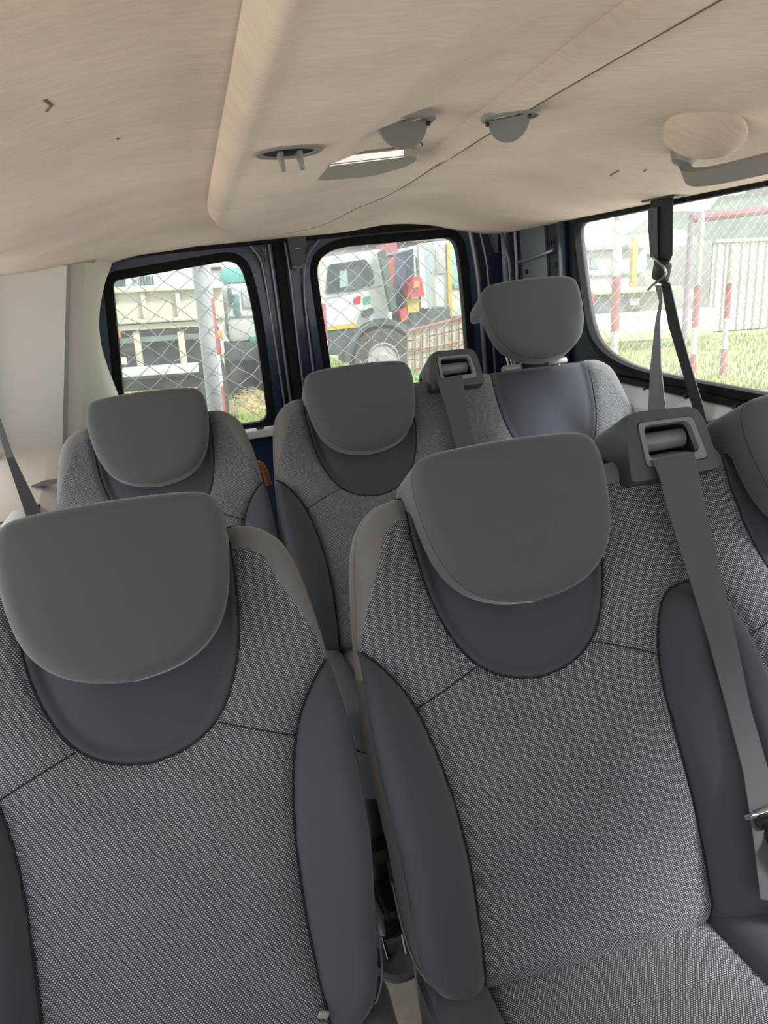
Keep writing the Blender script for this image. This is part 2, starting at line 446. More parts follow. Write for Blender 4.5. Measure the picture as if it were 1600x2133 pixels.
def seat(name, loc, centers, label, cat, group, lifts, bench=False, hr_labels=(), cush=.50, shade='weave'):
    root = empty(name, loc, label, cat, group)
    c0, c1 = centers[0], centers[-1]; mid = (c0 + c1) / 2
    er = chaikin(EDGE + (EDGE_BENCH if bench else EDGE_SINGLE), 2)
    outl = [(c1 + x, y) for x, y in er] + [(c0 - x, y) for x, y in reversed(er)]
    z = Sheet(c0 - .29, c1 + .29, -.022, .702, .005)
    e = sdf(outl, z.X, z.Y)
    recs = []
    for c in centers:
        h = HALF_REC[:1] + chaikin(HALF_REC[1:], 2); recs.append([(c + x, y) for x, y in h] + [(c - x, y) for x, y in reversed(h[:-1])])
    bi = chaikin(BOL_IN, 2)
    bols = [[(c1 + x, y) for x, y in bi] + [(c1 + .4, -.08), (c1 + .4, .478)], [(c0 - x, y) for x, y in bi] + [(c0 - .4, -.08), (c0 - .4, .478)]]
    bnames = ['side_bolster', 'side_bolster']
    if bench:
        ah = chaikin(ARCH, 2); bols.append([(mid + x, y) for x, y in ah] + [(mid - x, y) for x, y in reversed(ah)]); bnames.append('middle_bolster')
    dR = [sdf(r, z.X, z.Y) for r in recs]; dB = [sdf(b, z.X, z.Y) for b in bols]
    R_ = np.max(dR, 0); B_ = np.max(dB, 0)
    dm = np.minimum(np.abs(R_), np.abs(B_))
    sl = np.min([np.abs(z.X - c) for c in centers], 0)
    dS = (z.Y - (.420 - (sl - .09) * .40)) / 1.077
    N = .012 * (1 - np.exp(-dm / .025)) + .016 * np.exp(-((z.Y - .19) / .12) ** 2)
    N += np.where(B_ > 0, .050 * (1 - np.exp(-np.clip(B_, 0, 1) / .04)), 0)
    N += np.where(R_ > 0, -.016 * smooth01(R_ / .02), 0)
    if bench:   # the crease between the two inner bolsters, and the low saddle under the belt guide
        N -= .030 * np.exp(-((z.X - mid) / .016) ** 2) * smooth01((.44 - z.Y) / .10)
    for D, g in ((R_, .005), (B_, .006)): N -= g * np.exp(-(D / .006) ** 2)
    N -= np.where((R_ < 0) & (B_ < 0), .0028 * np.exp(-(dS / .004) ** 2), 0)
    # soft rumples in the cloth
    N += .0022 * np.sin(z.X * 31 + 1.3 * np.sin(z.Y * 17)) * np.sin(z.Y * 23 + z.X * 9) * smooth01(dm / .03)
    base = N.copy()

    def lifted(s, t):
        r_ = .028 + .02 * float(smooth01((.05 - t) / .05)); k_ = r_ - min(max(z.samp(e, s, t), 0), r_)
        return z.samp(base, s, t) - r_ + math.sqrt(max(r_ * r_ - k_ * k_, 0))
    z.N = lifted
    bw = .033 * smooth01((z.Y - .47) / .15) + .004
    bf = bw - e; inn = e
    for k, c in enumerate(centers):
        z.mesh('head_recess', z.cut([inn, dR[k]]), back3, MT['dark_cloth'], root)
    for k in range(len(bols)):
        o = z.mesh(bnames[k], z.cut([inn, dB[k]]), back3, MT['dark_cloth'], root)
    cl = MT['weave']
    lim = [None] + [(a, b) for a, b in zip(centers[:-1], centers[1:])] + [None]
    cuts = [[c0 - z.X]] + [[z.X - a, b - z.X] for a, b in zip(centers[:-1], centers[1:])] + [[z.X - c1]]
    for cc in cuts:
        z.mesh('edge_band', z.cut([inn, -R_, -B_, bf, z.Y - .30] + cc), back3, MT['edge_cloth'], root)
        z.mesh('shoulder_panel', z.cut([inn, -R_, -B_, -bf, dS] + cc), back3, cl, root)
    for k, c in enumerate(centers):
        z.mesh('centre_panel', z.cut([inn, -R_, -B_, -bf, -dS] + ([mid - z.X] if bench and k == 0 else [z.X - mid] if bench else [])), back3, cl, root)
    lines = [h for r in recs for h in runs(z, outl, r, .006)] + [h for b in bols for h in runs(z, outl, b[:], .004)]
    for h in lines: MB().tube([back3(s, t, z.samp(z.N, s, t) + .0004) for s, t in h], .0020, 5).build('seam_cord', MT['seam'], root, 60)
    for c in centers:
        for sg in (1, -1):
            h = [(c + sg * x, .420 - (x - .09) * .40) for x in np.linspace(.094, .196, 12)]
            MB().tube([back3(s, t, z.samp(z.N, s, t) + .0006) for s, t in h], .0011, 5).build('cross_seam', MT['seam'], root, 60)
    # gusset round the edge and the moulded back
    g = MB(); vs = []; fs = []; n = len(outl); cx = mid
    LV = 6
    for (s, t) in outl:
        rf = .028 + .02 * float(smooth01((.05 - t) / .05)); n0 = z.samp(base, s, t) - rf
        d = np.array([s - np.clip(s, c0 - .12, c1 + .12), t - np.clip(t, .15, .55)]); L = np.linalg.norm(d) + 1e-6; d /= L
        for (nn_, off) in ((n0 + .003, 0), (n0 - .012, .002), (n0 - .03, .001), (-.075, 0), (-.105, -.006), (-.118, -.022)):
            vs.append(back3(s + d[0] * off, t + d[1] * off, min(nn_, n0 + .003)))
    for i in range(n):
        j = (i + 1) % n
        for k in range(LV - 1): fs.append((i * LV + k, j * LV + k, j * LV + k + 1, i * LV + k + 1))
    up = [f for f in fs if outl[f[0] // LV][1] > .43]; lo = [f for f in fs if outl[f[0] // LV][1] <= .43]
    MB().add(vs, up).build('top_gusset', MT['edge_cloth'], root, 60)
    for sg in (1, -1):
        MB().add(vs, [f for f in lo if (outl[f[0] // LV][0] - mid) * sg > 0]).build('side_gusset', MT['dark_cloth'], root, 60)
    MB().prism([(mid + (s - mid) * .93, .335 + (t - .335) * .93) for s, t in outl], lambda p: back3(p[0], p[1], -.116), lambda p: back3(p[0], p[1], -.124)).build('back_shell', MT['dark_plastic'], root, 40)
    # pale hem along the lower end of the outer bolsters
    for sg, c in ((1, c1), (-1, c0)):
        ex = 0 if bench else -.012
        MB().tube([back3(c + sg * (x + ex), y, q) for x, y, q in chaikin([(.272, .15, -.04), (.272, .08, -.02), (.262, .035, -.005), (.232, .004, .004), (.20, -.010, .006)], 2)], .0019, 6).build('hem_piping', MT['hem'], root, 60)
    for k, c in enumerate(centers):
        headrest(root, c, lifts[k], posts=lifts[k] > .1, label=hr_labels[k] if k < len(hr_labels) else None)
    # cushion
    co = rpoly([(c0 - .262, -.08), (c1 + .262, -.08), (c1 + .25, cush), (c0 - .25, cush)], [.03, .03, .07, .07], 6)
    q = Sheet(c0 - .29, c1 + .29, -.10, cush + .02, .006); qe = sdf(co, q.X, q.Y)
    W = np.max([.170 - np.abs(q.X - c) for c in centers], 0)
    M3 = np.array([.02 if bench else 0])
    QN = .010 * (1 - np.exp(-np.abs(W) / .02)) + np.where(W < 0, .030 * (1 - np.exp(W / .03)), 0) - .005 * np.exp(-(W / .005) ** 2)
    if bench: QN -= .02 * np.exp(-((q.X - mid) / .012) ** 2)
    QN -= np.where(W > 0, .003 * np.exp(-((q.Y - .085) / .004) ** 2), 0)
    QN -= .03 * smooth01((q.Y - cush + .12) / .12) ** 2
    qb = QN.copy(); qc = np.clip(qe, 0, .03); q.N = QN - (.03 - np.sqrt(np.maximum(.03 ** 2 - (.03 - qc) ** 2, 0)))
    cu3 = lambda s, t, n_: np.array([s, -t, .415 + .13 * t + n_])
    cm = MB(); vs = []; fs = []; n = len(co)
    for (s, t) in co:
        a = q.samp(qb, s, t) - .028; vs += [cu3(s, t, a), cu3(s, t, a - .05), cu3(s, t, -.13)]
    for i in range(n):
        j = (i + 1) % n
        for k in range(2): fs.append((i * 3 + k, j * 3 + k, j * 3 + k + 1, i * 3 + k + 1))
    fs.append(tuple(i * 3 + 2 for i in range(n)))
    cm.add(vs, fs); cob = cm.build('seat_cushion', MT['dark_cloth'], root, 50)
    for k, c in enumerate(centers):
        lim = ([mid - q.X] if k == 0 else [q.X - mid]) if bench else []
        q.mesh('seat_panel', q.cut([qe, W] + lim), cu3, cl, cob)
    for cc in [[c0 - q.X]] + [[q.X - a, b - q.X] for a, b in zip(centers[:-1], centers[1:])] + [[q.X - c1]]:
        q.mesh('cushion_bolster', q.cut([qe, -W] + cc), cu3, MT['dark_cloth'], cob)
    # underframe: side covers, rails, legs
    for sg, c in ((1, c1), (-1, c0)):
        MB().prism(rpoly([(.06, .27), (-.06, .25), (-.20, .30), (-.20, .37), (-.02, .445), (.10, .46), (.10, .33)], .03, 4),
                   lambda p: (c + sg * .222, p[0], p[1]), lambda p: (c + sg * (.256 if bench else .240), p[0], p[1])).build('recliner_cover', MT['grey_plastic'], root, 40)
        MB().box((c + sg * .20, -.16, .14), (.045, .52, .04), None, .006).build('rail', MT['black_plastic'], root, 40)
        for yy in (-.36, .06):
            MB().tube([(c + sg * .20, yy, .29), (c + sg * .20, yy - .01, .15), (c + sg * .20, yy + .02, .0)], [.020, .020, .026], 10).build('leg', MT['black_plastic'], root, 40)
        MB().box((c + sg * .215, .10, .20), (.03, .07, .20), Matrix.Rotation(.35, 3, 'X'), .008).build('latch', MT['black_gloss'], root, 40)
        MB().lathe([(0, 0), (.010, 0), (.010, .008), (0, .008)], (c + sg * .232, .07, .22), (sg, 0, 0), 12).build('bolt', MT['steel'], root, 40)
    if bench: belt_guide(root, mid)
    return root


def belt_guide(root, c):
    f = lambda n_: (lambda p: back3(c + .004 + p[0] * .93, p[1], n_))
    big = rpoly([(-.088, .640), (.086, .640), (.080, .750), (-.066, .756)], [.012, .012, .03, .03], 6)
    sml = [(p[0] * .93 + .004, .697 + (p[1] - .697) * .93) for p in big]
    g = MB(); n = len(big)
    lev = [(sml, -.11), (big, -.095), (big, .028)]
    fb = [(p[0] * .965 + .003, .697 + (p[1] - .697) * .965) for p in big]
    lev.append((fb, .040))
    win = rpoly([(-.050, .660), (.068, .660), (.060, .733), (-.046, .735)], [.010] * 4, 6)
    lev += [(win, .041), (win, -.03)]
    vs = [f(h)(p) for P, h in lev for p in P]; fs = [tuple(range(n - 1, -1, -1))]
    for i in range(len(lev) - 1):
        for k in range(n): fs.append((i * n + k, i * n + (k + 1) % n, (i + 1) * n + (k + 1) % n, (i + 1) * n + k))
    fs.append(tuple((len(lev) - 1) * n + k for k in range(n)))
    g.add(vs, fs); o = g.build('belt_guide', MT['dark_plastic'], root, 35)
    o['label'] = 'dark grey moulded seat belt outlet on the top of the backrest'
    inn = rpoly([(-.040, .673), (.056, .673), (.050, .726), (-.036, .728)], [.012] * 4, 6)
    w2 = [(p[0] * .97 + .0003, .697 + (p[1] - .697) * .97) for p in win]
    MB().ring(w2, inn, f(.030), f(.043)).build('bezel', MT['bezel'], o, 35)
    MB().prism(w2, f(-.029), f(-.027)).build('opening', MT['hole'], o)
    MB().tube([back3(c - .036, .708, .008), back3(c + .052, .708, .008)], .016, 14).build('roller', MT['bezel'], o, 40)
    MB().lathe([(0, 0), (.007, 0), (.007, .003), (0, .003)], back3(c - .0735, .70, -.035), (-1, 0, .12), 14).build('screw_hole', MT['hole'], o, 40)
    return o


Y2, Y3 = .769, 1.769
ss1 = seat('single_seat', (-.155, Y2, 0), [0], 'grey single van seat nearest the camera, under the grey strap at the left edge', 'seat', 'single seats left of the aisle', [0])
tg_ = MB().box(back3(.168, .034, .020), (.014, .005, .010), Matrix.Rotation(.4, 3, 'Y'), .002).build('care_tag', MT['light_grey'], ss1, 40); tg_['label'] = 'small pale cloth tag'
seat('single_seat', (-.158, Y3, .03), [0], 'grey single van seat behind the front single seat, in front of the left rear window', 'seat', 'single seats left of the aisle', [0])
seat('bench_seat', (.410, Y2, 0), [0, .545], 'grey double bench seat nearest the camera, with belt outlet and patterned cushion in view', 'bench seat', 'double bench seats right of the aisle', [0, .010], True)
seat('bench_seat', (.395, Y3, .03), [0, .545], 'grey double bench seat at the back, its right headrest raised on posts', 'bench seat', 'double bench seats right of the aisle', [0, .19], True,
     ('lowered grey headrest', 'grey headrest raised clear of the backrest on two posts'))

# ------------------------------------------------------------------ van body: headliner
def zc(x, y):
    return 1.572 - .10 * smooth01((x - .70) / .55) - .10 * smooth01((.06 - x) / .56) - (.042 * smooth01((1.05 - x) / .5) * (.25 + .75 * smooth01((x + .25) / .25))) * smooth01((y - 2.5) / .55)


def part(name, mb, m, parent=None, sm=40): return mb.build(name, m, parent, sm)


SLOT = rpoly([(.258, 1.372), (.386, 1.338), (.432, 1.44), (.43, 1.53), (.385, 1.605), (.272, 1.588)], [.008, .02, .03, .03, .03, .008], 5)
cs = Sheet(-.80, 1.30, -1.0, 3.06, .03)
slot_big = [(.345 + (x - .345) * 1.15, 1.47 + (y - 1.47) * 1.15) for x, y in SLOT]
CZ = zc(cs.X, cs.Y)
ceil = cs.mesh('ceiling', cs.cut([-sdf(slot_big, cs.X, cs.Y), 5 + 0 * cs.X]), lambda x, y, n: (x, y, n), MT['headliner'], None, CZ, True)
tag(ceil, kind='structure')
PANEL = chaikin([(.075, -.55), (.075, .61), (.071, 1.22), (.070, 2.02), (.080, 2.32), (.12, 2.58), (.21, 2.78), (.33, 2.88), (.45, 2.85), (.53, 2.70), (.57, 2.40), (.578, 2.05), (.552, 1.68), (.522, 1.25), (.508, .66), (.505, -.55)], 2, True)
ps = Sheet(.05, .60, -.58, 2.92, .0125)
pe = sdf(PANEL, ps.X, ps.Y); sl = sdf(SLOT, ps.X, ps.Y)
dep = .006 + .022 * smooth01((.42 - ps.X) / .25); rr = .030
PN = -dep + (rr - np.sqrt(rr ** 2 - (rr - np.clip(pe, 0, rr)) ** 2)) * (dep / rr) * 1.25
# the soft trough that runs back to the lamp: a crease on its left, a rounded valley on its right
xa = .255 + .011 * (ps.Y - .6); xb = .386 + .055 * (ps.Y - .6); tt = (ps.X - xa) / (xb - xa)
fade = smooth01((1.66 - ps.Y) / .10)
PN += fade * np.where(tt < 0, -.005 * np.exp(-(tt / .09) ** 2), np.where(tt < 1, -.005 + .023 * tt, -.004 + .022 * (1 - smooth01((tt - 1) / .35))))
PN -= .007 * np.exp(-((pe - .020) / .013) ** 2) * smooth01((.30 - ps.X) / .1)
PZ = zc(ps.X, ps.Y) + PN
pan = ps.mesh('roof_duct_panel', ps.cut([pe, -sl]), lambda x, y, n: (x, y, n), MT['headliner_panel'], ceil, PZ, True)
pan['label'] = 'raised duct panel with a rounded rear end'


def offset_poly(P, k):
    P = np.array(P, float); n = len(P); A = 0
    for i in range(n): A += P[i - 1][0] * P[i][1] - P[i][0] * P[i - 1][1]
    out = []
    for i in range(n):
        t = P[(i + 1) % n] - P[i - 1]; L = np.linalg.norm(t); t = t / (L if L > 1e-9 else 1)
        nn = np.array([t[1], -t[0]]) * (1 if A > 0 else -1); out.append(P[i] + nn * k)
    return out


def roofz(x, y): return float(ps.samp(PZ, x, y))


g = MB(); n = len(PANEL)
g.tube([(x, y, roofz(x, y) - .0002) for x, y in offset_poly(PANEL, -.011) if y > -.5 and x > .33][::1], .0013, 5); part('panel_joint', g, MT['seamline'], ceil)
# brown scuffs on the right cove and a tear left of the panel
g = MB()
for pts in ([(.955, 1.66), (.962, 1.70), (.968, 1.72)], [(.985, 1.60), (.992, 1.62)], [(-.105, .86), (-.103, .885), (-.11, .90)], [(-.06, 1.12), (-.057, 1.123)]):
    g.tube([(x, y, float(zc(x, y)) + .0006) for x, y in pts], .0022, 5)
part('scuff', g, MT['stain'], ceil)

# ------------------------------------------------------------------ van body: floor, roof skin, walls
fl = MB().box((.25, .55, -.02), (2.1, 3.6, .04)).build('floor', MT['floor']); tag(fl, kind='structure')
part('rear_step', MB().box((.25, 2.23, .013), (1.98, 1.66, .034), None, .006), MT['floor'], fl)
rf = MB().box((.25, 1.06, 1.66), (2.2, 4.18, .04), None, .015).build('roof', MT['navy'], None, 40); tag(rf, kind='structure')

WIN = rpoly([(2.47, 1.462), (2.455, 1.36), (2.395, 1.115), (2.30, 1.045), (2.10, 1.005), (.46, .990), (.46, 1.475)], [.05, .2, .12, .12, .2, .06, .06], 6)
FWIN = rpoly([(.30, .99), (.30, 1.46), (-.50, 1.40), (-1.0, .99)], .05, 5)
ws = Sheet(-1.3, 3.12, 0, 1.56, .04)
wr = ws.mesh('wall_right', ws.cut([-sdf(WIN, ws.X, ws.Y), -sdf(FWIN, ws.X, ws.Y)]), lambda y, z, n: (1.262, y, z), MT['navy_matt'])
tag(wr, kind='structure')
off = lambda P, k: [tuple(p) for p in offset_poly(P, k)]


wn = empty('window_1', (1.262, 1.45, 1.0), kind='structure')


def kid(o, parent):
    o.parent = parent; o.matrix_parent_inverse = Matrix.Translation(parent.location).inverted(); return o


fx = lambda x: (lambda p: (x, p[0], p[1]))
kid(MB().ring(off(WIN, .016), off(WIN, -.006), fx(1.250), fx(1.285)).build('gasket', MT['rubber'], None, 40), wn)
kid(MB().prism(off(WIN, .012), fx(1.272), fx(1.277)).build('pane', MT['side_pane']), wn)
# sill: black ledge with clips, pale metal shelf with a rounded lower rail
sill = MB().prism([(1.262, .972), (1.240, .970), (1.237, .956), (1.262, .954)], lambda p: (p[0], .42, p[1]), lambda p: (p[0], 2.22, p[1] + .018)).build('trim_1', MT['rubber'], None, 40)
tag(sill, kind='structure')
for y in np.arange(.62, 2.2, .2):
    part('clip', MB().box((1.236, y, .960 + .01 * (y / 2.2)), (.006, .012, .012), None, .002), MT['black_plastic'], sill)
tr2 = MB().prism(rpoly([(1.262, .953), (1.238, .952), (1.196, .905), (1.192, .880), (1.176, .868), (1.174, .846), (1.190, .834), (1.262, .834)], .006, 3),
                 lambda p: (p[0], .42, p[1]), lambda p: (p[0], 2.20, p[1] + .018)).build('trim_2', MT['sill_grey'], None, 50)
tag(tr2, kind='structure')
lw = MB().box((1.235, 1.3, .40), (.04, 1.9, .80), None, .01).build('trim_3', MT['trim_grey'], None, 40); tag(lw, kind='structure')
# stamped metal behind the right window: flange, brace rod, paler grey patch, holes
part('patch', MB().prism(rpoly([(2.92, 1.50), (2.70, 1.50), (2.68, 1.29), (2.90, 1.27)], .02, 4), fx(1.254), fx(1.262)), mat('grey_wall_patch', (.10, .13, .17), .4), wr)
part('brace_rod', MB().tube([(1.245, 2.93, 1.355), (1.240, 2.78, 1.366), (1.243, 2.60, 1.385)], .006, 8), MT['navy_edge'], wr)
for y, z in ((2.86, 1.318), (2.60, 1.335), (2.64, 1.41)):
    part('hole', MB().lathe([(0, 0), (.009, 0), (.009, .004), (0, .004)], (1.253, y, z), (-1, 0, 0), 12), MT['hole'], wr)
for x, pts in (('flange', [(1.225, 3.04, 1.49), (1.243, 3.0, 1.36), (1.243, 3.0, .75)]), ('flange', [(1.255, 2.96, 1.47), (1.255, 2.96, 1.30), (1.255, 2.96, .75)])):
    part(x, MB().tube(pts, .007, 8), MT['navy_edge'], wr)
part('rib', MB().box((1.250, 2.55, 1.20), (.02, .05, .6), None, .008), MT['navy'], wr)
part('cross_rib', MB().box((1.250, 2.80, 1.24), (.018, .42, .03), None, .008), MT['navy'], wr)

wf = MB().box((.28, -1.36, .46), (2.0, .05, .92), None, .01).box((.28, -1.14, .80), (1.9, .42, .26), None, .05).build('unseen_front_wall', MT['dark_plastic'], None, 40); tag(wf, kind='structure')  # unseen dash and bulkhead, added dark to cut light bouncing in from the front
# left side: sill and posts round the open sliding door, front door below its open window
wl = MB()
wl.box((-.66, -.45, .45), (.05, 1.5, .90), None, .01).box((-.66, .28, .75), (.06, .10, 1.5), None, .01).box((-.66, 1.35, -.02), (.05, 2.1, .05)).box((-.67, .55, 1.52), (.05, 3.6, .06))
wl = wl.build('wall_left', MT['trim_grey'], None, 40); tag(wl, kind='structure')


def loft(lines, name, m, parent=None, sm=60):
    n = len(lines[0]); vs = [p for l in lines for p in l]; fs = []
    for i in range(len(lines) - 1):
        for k in range(n - 1): fs.append((i * n + k, (i + 1) * n + k, (i + 1) * n + k + 1, i * n + k + 1))
    return MB().add(vs, fs).build(name, m, parent, sm)


def vline(p0, p1, n=9): return [tuple(Vector(p0).lerp(Vector(p1), k / (n - 1))) for k in range(n)]


DE = chaikin([(-.247, 1.53), (-.262, 1.49), (-.298, 1.436), (-.342, 1.322), (-.354, 1.22), (-.343, 1.122), (-.325, 1.021), (-.30, .86), (-.29, .60)], 2)
nL = len(DE)
l0 = vline((-.562, 2.50, 1.50), (-.640, 2.50, .955), nL)
l1 = vline((-.352, 2.60, 1.485), (-.482, 2.60, .935), nL)
l2a = vline((-.345, 2.625, 1.485), (-.474, 2.625, .92), nL)
l2 = vline((-.302, 2.64, 1.49), (-.436, 2.64, .90), nL)
tl = loft([l0, l1], 'trim_4', MT['trim_grey']); tag(tl, kind='structure')
part('step_strip', MB().add(*(lambda LN: ([p for l in LN for p in l], [(i * nL + k, (i + 1) * nL + k, (i + 1) * nL + k + 1, i * nL + k + 1) for i in range(2) for k in range(nL - 1)]))([l1, l2a, l2])), mat('shaded_step_strip', (.46, .445, .42), .7), tl)  # darker tone paints the step's shading into the strip
mid1 = [(a[0] * .55 + d[0] * .45 + .03 * math.sin(PI * k / nL), a[1] * .55 + 3.05 * .45 - .05, a[2] * .6 + d[1] * .4) for k, (a, d) in enumerate(zip(l2, DE))]
pc = loft([l2, [(a[0] + .02, a[1] + .06, a[2]) for a in l2], mid1, [(d[0], 3.05, d[1]) for d in DE]], 'trim_5', MT['trim_cream']); tag(pc, kind='structure')
for k, z in enumerate((1.155, 1.128, 1.098, 1.068)):
    x = np.interp(z, [d[1] for d in DE[::-1]], [d[0] for d in DE[::-1]])
    part('slot_hole', MB().box((x - .026 + .003 * k, 2.99, z), (.012, .02, .010), None, .003), MT['hole'], pc)
part('panel_joint', MB().tube([l0[-1], l1[-1]], .004, 6), MT['seamline'], tl)
part('door_seal', MB().tube([(-.575, 2.47, 1.50), (-.630, 2.45, 1.15), (-.648, 2.43, .98), (-.655, 2.38, .90)], .017, 8), MT['rubber'], tl)
part('body_side', MB().box((-.73, 2.80, .78), (.03, .70, 1.56), None, .008), MT['navy'], tl)
# shelf under the panel
g = MB(); q = lambda *a: a
A = [(-.72, 2.52, .985), (-.62, 2.54, .985), (-.55, 2.59, .968), (-.475, 2.63, .950), (-.44, 2.68, .92), (-.30, 3.05, .86)]
B = [(-.67, 2.10, .880), (-.61, 2.14, .895), (-.50, 2.32, .890), (-.43, 2.45, .870), (-.29, 3.0, .84)]
Cc = [(-.68, 1.92, .840), (-.62, 1.95, .850), (-.50, 2.05, .830), (-.42, 2.12, .78), (-.28, 2.9, .70)]
D_ = [(-.69, 1.86, .62), (-.63, 1.88, .62), (-.50, 1.95, .60), (-.42, 2.0, .55), (-.27, 2.8, .50)]
E_ = [(a[0], a[1], 0) for a in D_]
sh = loft([chaikin(r, 2) for r in [[tuple(Vector(r[min(i, len(r) - 1)])) for i in (0, 1, 2, 2, 3, 4)] if len(r) == 5 else r for r in (A, B, Cc, D_, E_)]], 'trim_6', MT['trim_cream'], None, 70); tag(sh, kind='structure')
part('pocket', MB().prism([(-.525, 2.275), (-.500, 2.325), (-.43, 2.325), (-.43, 2.255), (-.47, 2.272)], lambda p: (p[0], p[1], .893), lambda p: (p[0], p[1], .897)), MT['grey_plastic'], sh)
part('shelf_joint', MB().tube([(-.67, 1.99, .858), (-.60, 2.02, .864), (-.50, 2.10, .852), (-.455, 2.10, .82)], .003, 6), MT['seamline'], sh)
ar = MB().tube([(-.53, 1.98, .845), (-.50, 1.985, .865), (-.472, 1.99, .868), (-.452, 2.0, .85), (-.446, 2.01, .80)], [.030, .038, .042, .040, .036], 16)
ar = ar.build('hinge_cover', MT['light_grey'], None, 60); tag(ar, 'rounded pale grey hinge cover on the cream ledge behind the left headrest', 'cover')
for dx in (-.482, -.463):
    part('groove', MB().lathe([(.0425, -.003), (.0445, 0), (.0425, .003)], (dx, 1.992, .868 if dx < -.47 else .862), (1, .1, -.25), 24), MT['rubber'], ar)

# ------------------------------------------------------------------ rear doors
fy = lambda y: (lambda p: (p[0], y, p[1]))
GL = rpoly([(-.345, .84), (.226, .84), (.232, 1.30), (.205, 1.487), (-.283, 1.452), (-.292, 1.36)], [.06, .06, .3, .075, .035, .1], 8)
GR = rpoly([(.485, .84), (1.082, .84), (1.080, 1.36), (1.060, 1.489), (.56, 1.494), (.470, 1.44), (.472, 1.30)], [.06, .06, .2, .06, .10, .10, .2], 8)
for nm, G, x0, x1 in (('door_1', GL, -.44, .342), ('door_2', GR, .348, 1.25)):
    ds = Sheet(x0, x1, .02, 1.56, .03)
    inside = np.minimum(np.minimum(ds.X - x0, x1 - ds.X), 1.0)
    ds.N[:] = 3.10
    d = ds.mesh(nm, ds.cut([-sdf(G, ds.X, ds.Y), inside + .001]), lambda x, z, n: (x, n, z), MT['navy'])
    tag(d, kind='structure')
    MB().ring(off(G, .048), off(G, .020), fy(3.066), fy(3.10)).build('inner_flange', MT['navy'], d, 35)
    MB().ring(off(G, .022), off(G, -.012), fy(3.080), fy(3.125)).build('gasket', MT['rubber'], d, 35)
    MB().prism(off(G, .004), fy(3.112), fy(3.117)).build('pane', MT['pane'], d)
    outer = MB().box(((x0 + x1) / 2, 3.14, .42), (x1 - x0, .04, .80), None, .01).build('outer_skin', MT['navy'], d, 40)
    P = ([(.226, 1.535), (.262, 1.49), (.279, 1.442), (.283, 1.204), (.290, .60)], [(.311, 1.535), (.313, 1.257), (.31, .60)]) if nm == 'door_1' else \
        ([(.543, 1.545), (.50, 1.51), (.457, 1.469), (.430, 1.41), (.416, 1.271), (.419, .60)], [(.372, 1.53), (.377, 1.42), (.372, 1.2), (.366, .60)], [(1.108, 1.50), (1.125, 1.38), (1.134, 1.272), (1.142, .60)], [(1.150, 1.49), (1.168, 1.40), (1.176, 1.33), (1.186, .60)])
    for l in P:
        w_ = .011 if l[0][0] > 1.10 and l[0][0] < 1.12 else .005
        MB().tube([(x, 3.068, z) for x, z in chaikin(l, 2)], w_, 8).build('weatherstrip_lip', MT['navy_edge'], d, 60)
MB().box((.345, 3.085, .80), (.040, .03, 1.5), None, .008).build('meeting_seal', MT['rubber'], bpy.data.objects['door_1'], 40)
lt = MB().prism(rpoly([(.380, 1.545), (.455, 1.545), (.432, 1.430), (.384, 1.420)], .010, 4), fy(3.035), fy(3.10)).build('latch_housing', MT['dark_plastic'], bpy.data.objects['door_2'], 40)
part('latch_striker', MB().box((.412, 3.030, 1.488), (.02, .02, .006), None, .002), MT['steel'], lt)
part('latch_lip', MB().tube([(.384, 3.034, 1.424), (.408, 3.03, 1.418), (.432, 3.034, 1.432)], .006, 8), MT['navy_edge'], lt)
for pts in ([(.245, 1.505), (.292, 1.455), (.300, 1.50)], [(.258, 1.512), (.288, 1.478), (.290, 1.507)]):
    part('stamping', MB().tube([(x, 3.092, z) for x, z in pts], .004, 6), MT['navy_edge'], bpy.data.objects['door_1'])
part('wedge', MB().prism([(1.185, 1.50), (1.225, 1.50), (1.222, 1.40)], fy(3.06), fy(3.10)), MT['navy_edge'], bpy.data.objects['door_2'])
sb = MB().prism(rpoly([(3.02, .80), (3.085, .80), (3.085, .825), (3.05, .838), (3.02, .830)], .006, 3), lambda p: (-.30, p[0], p[1]), lambda p: (1.2, p[0], p[1])).build('trim_7', MT['sill_grey'], None, 40)
tag(sb, kind='structure')
part('hole', MB().box((.175, 3.03, .838), (.03, .012, .006), None, .002), MT['hole'], sb)
lip = MB().box((.39, 3.055, 1.535), (1.5, .02, .04), None, .008).build('trim_8', MT['rubber'], None, 40); tag(lip, kind='structure')

# ------------------------------------------------------------------ fittings on the headliner
def vent_ring(root):
    MB().lathe([(.040, -.006), (.041, .0), (.045, .0025), (.053, .002), (.056, 0), (.056, -.006)], (0, 0, 0), (0, 0, -1), 40).build('ring', MT['fitting_grey'], root, 50)


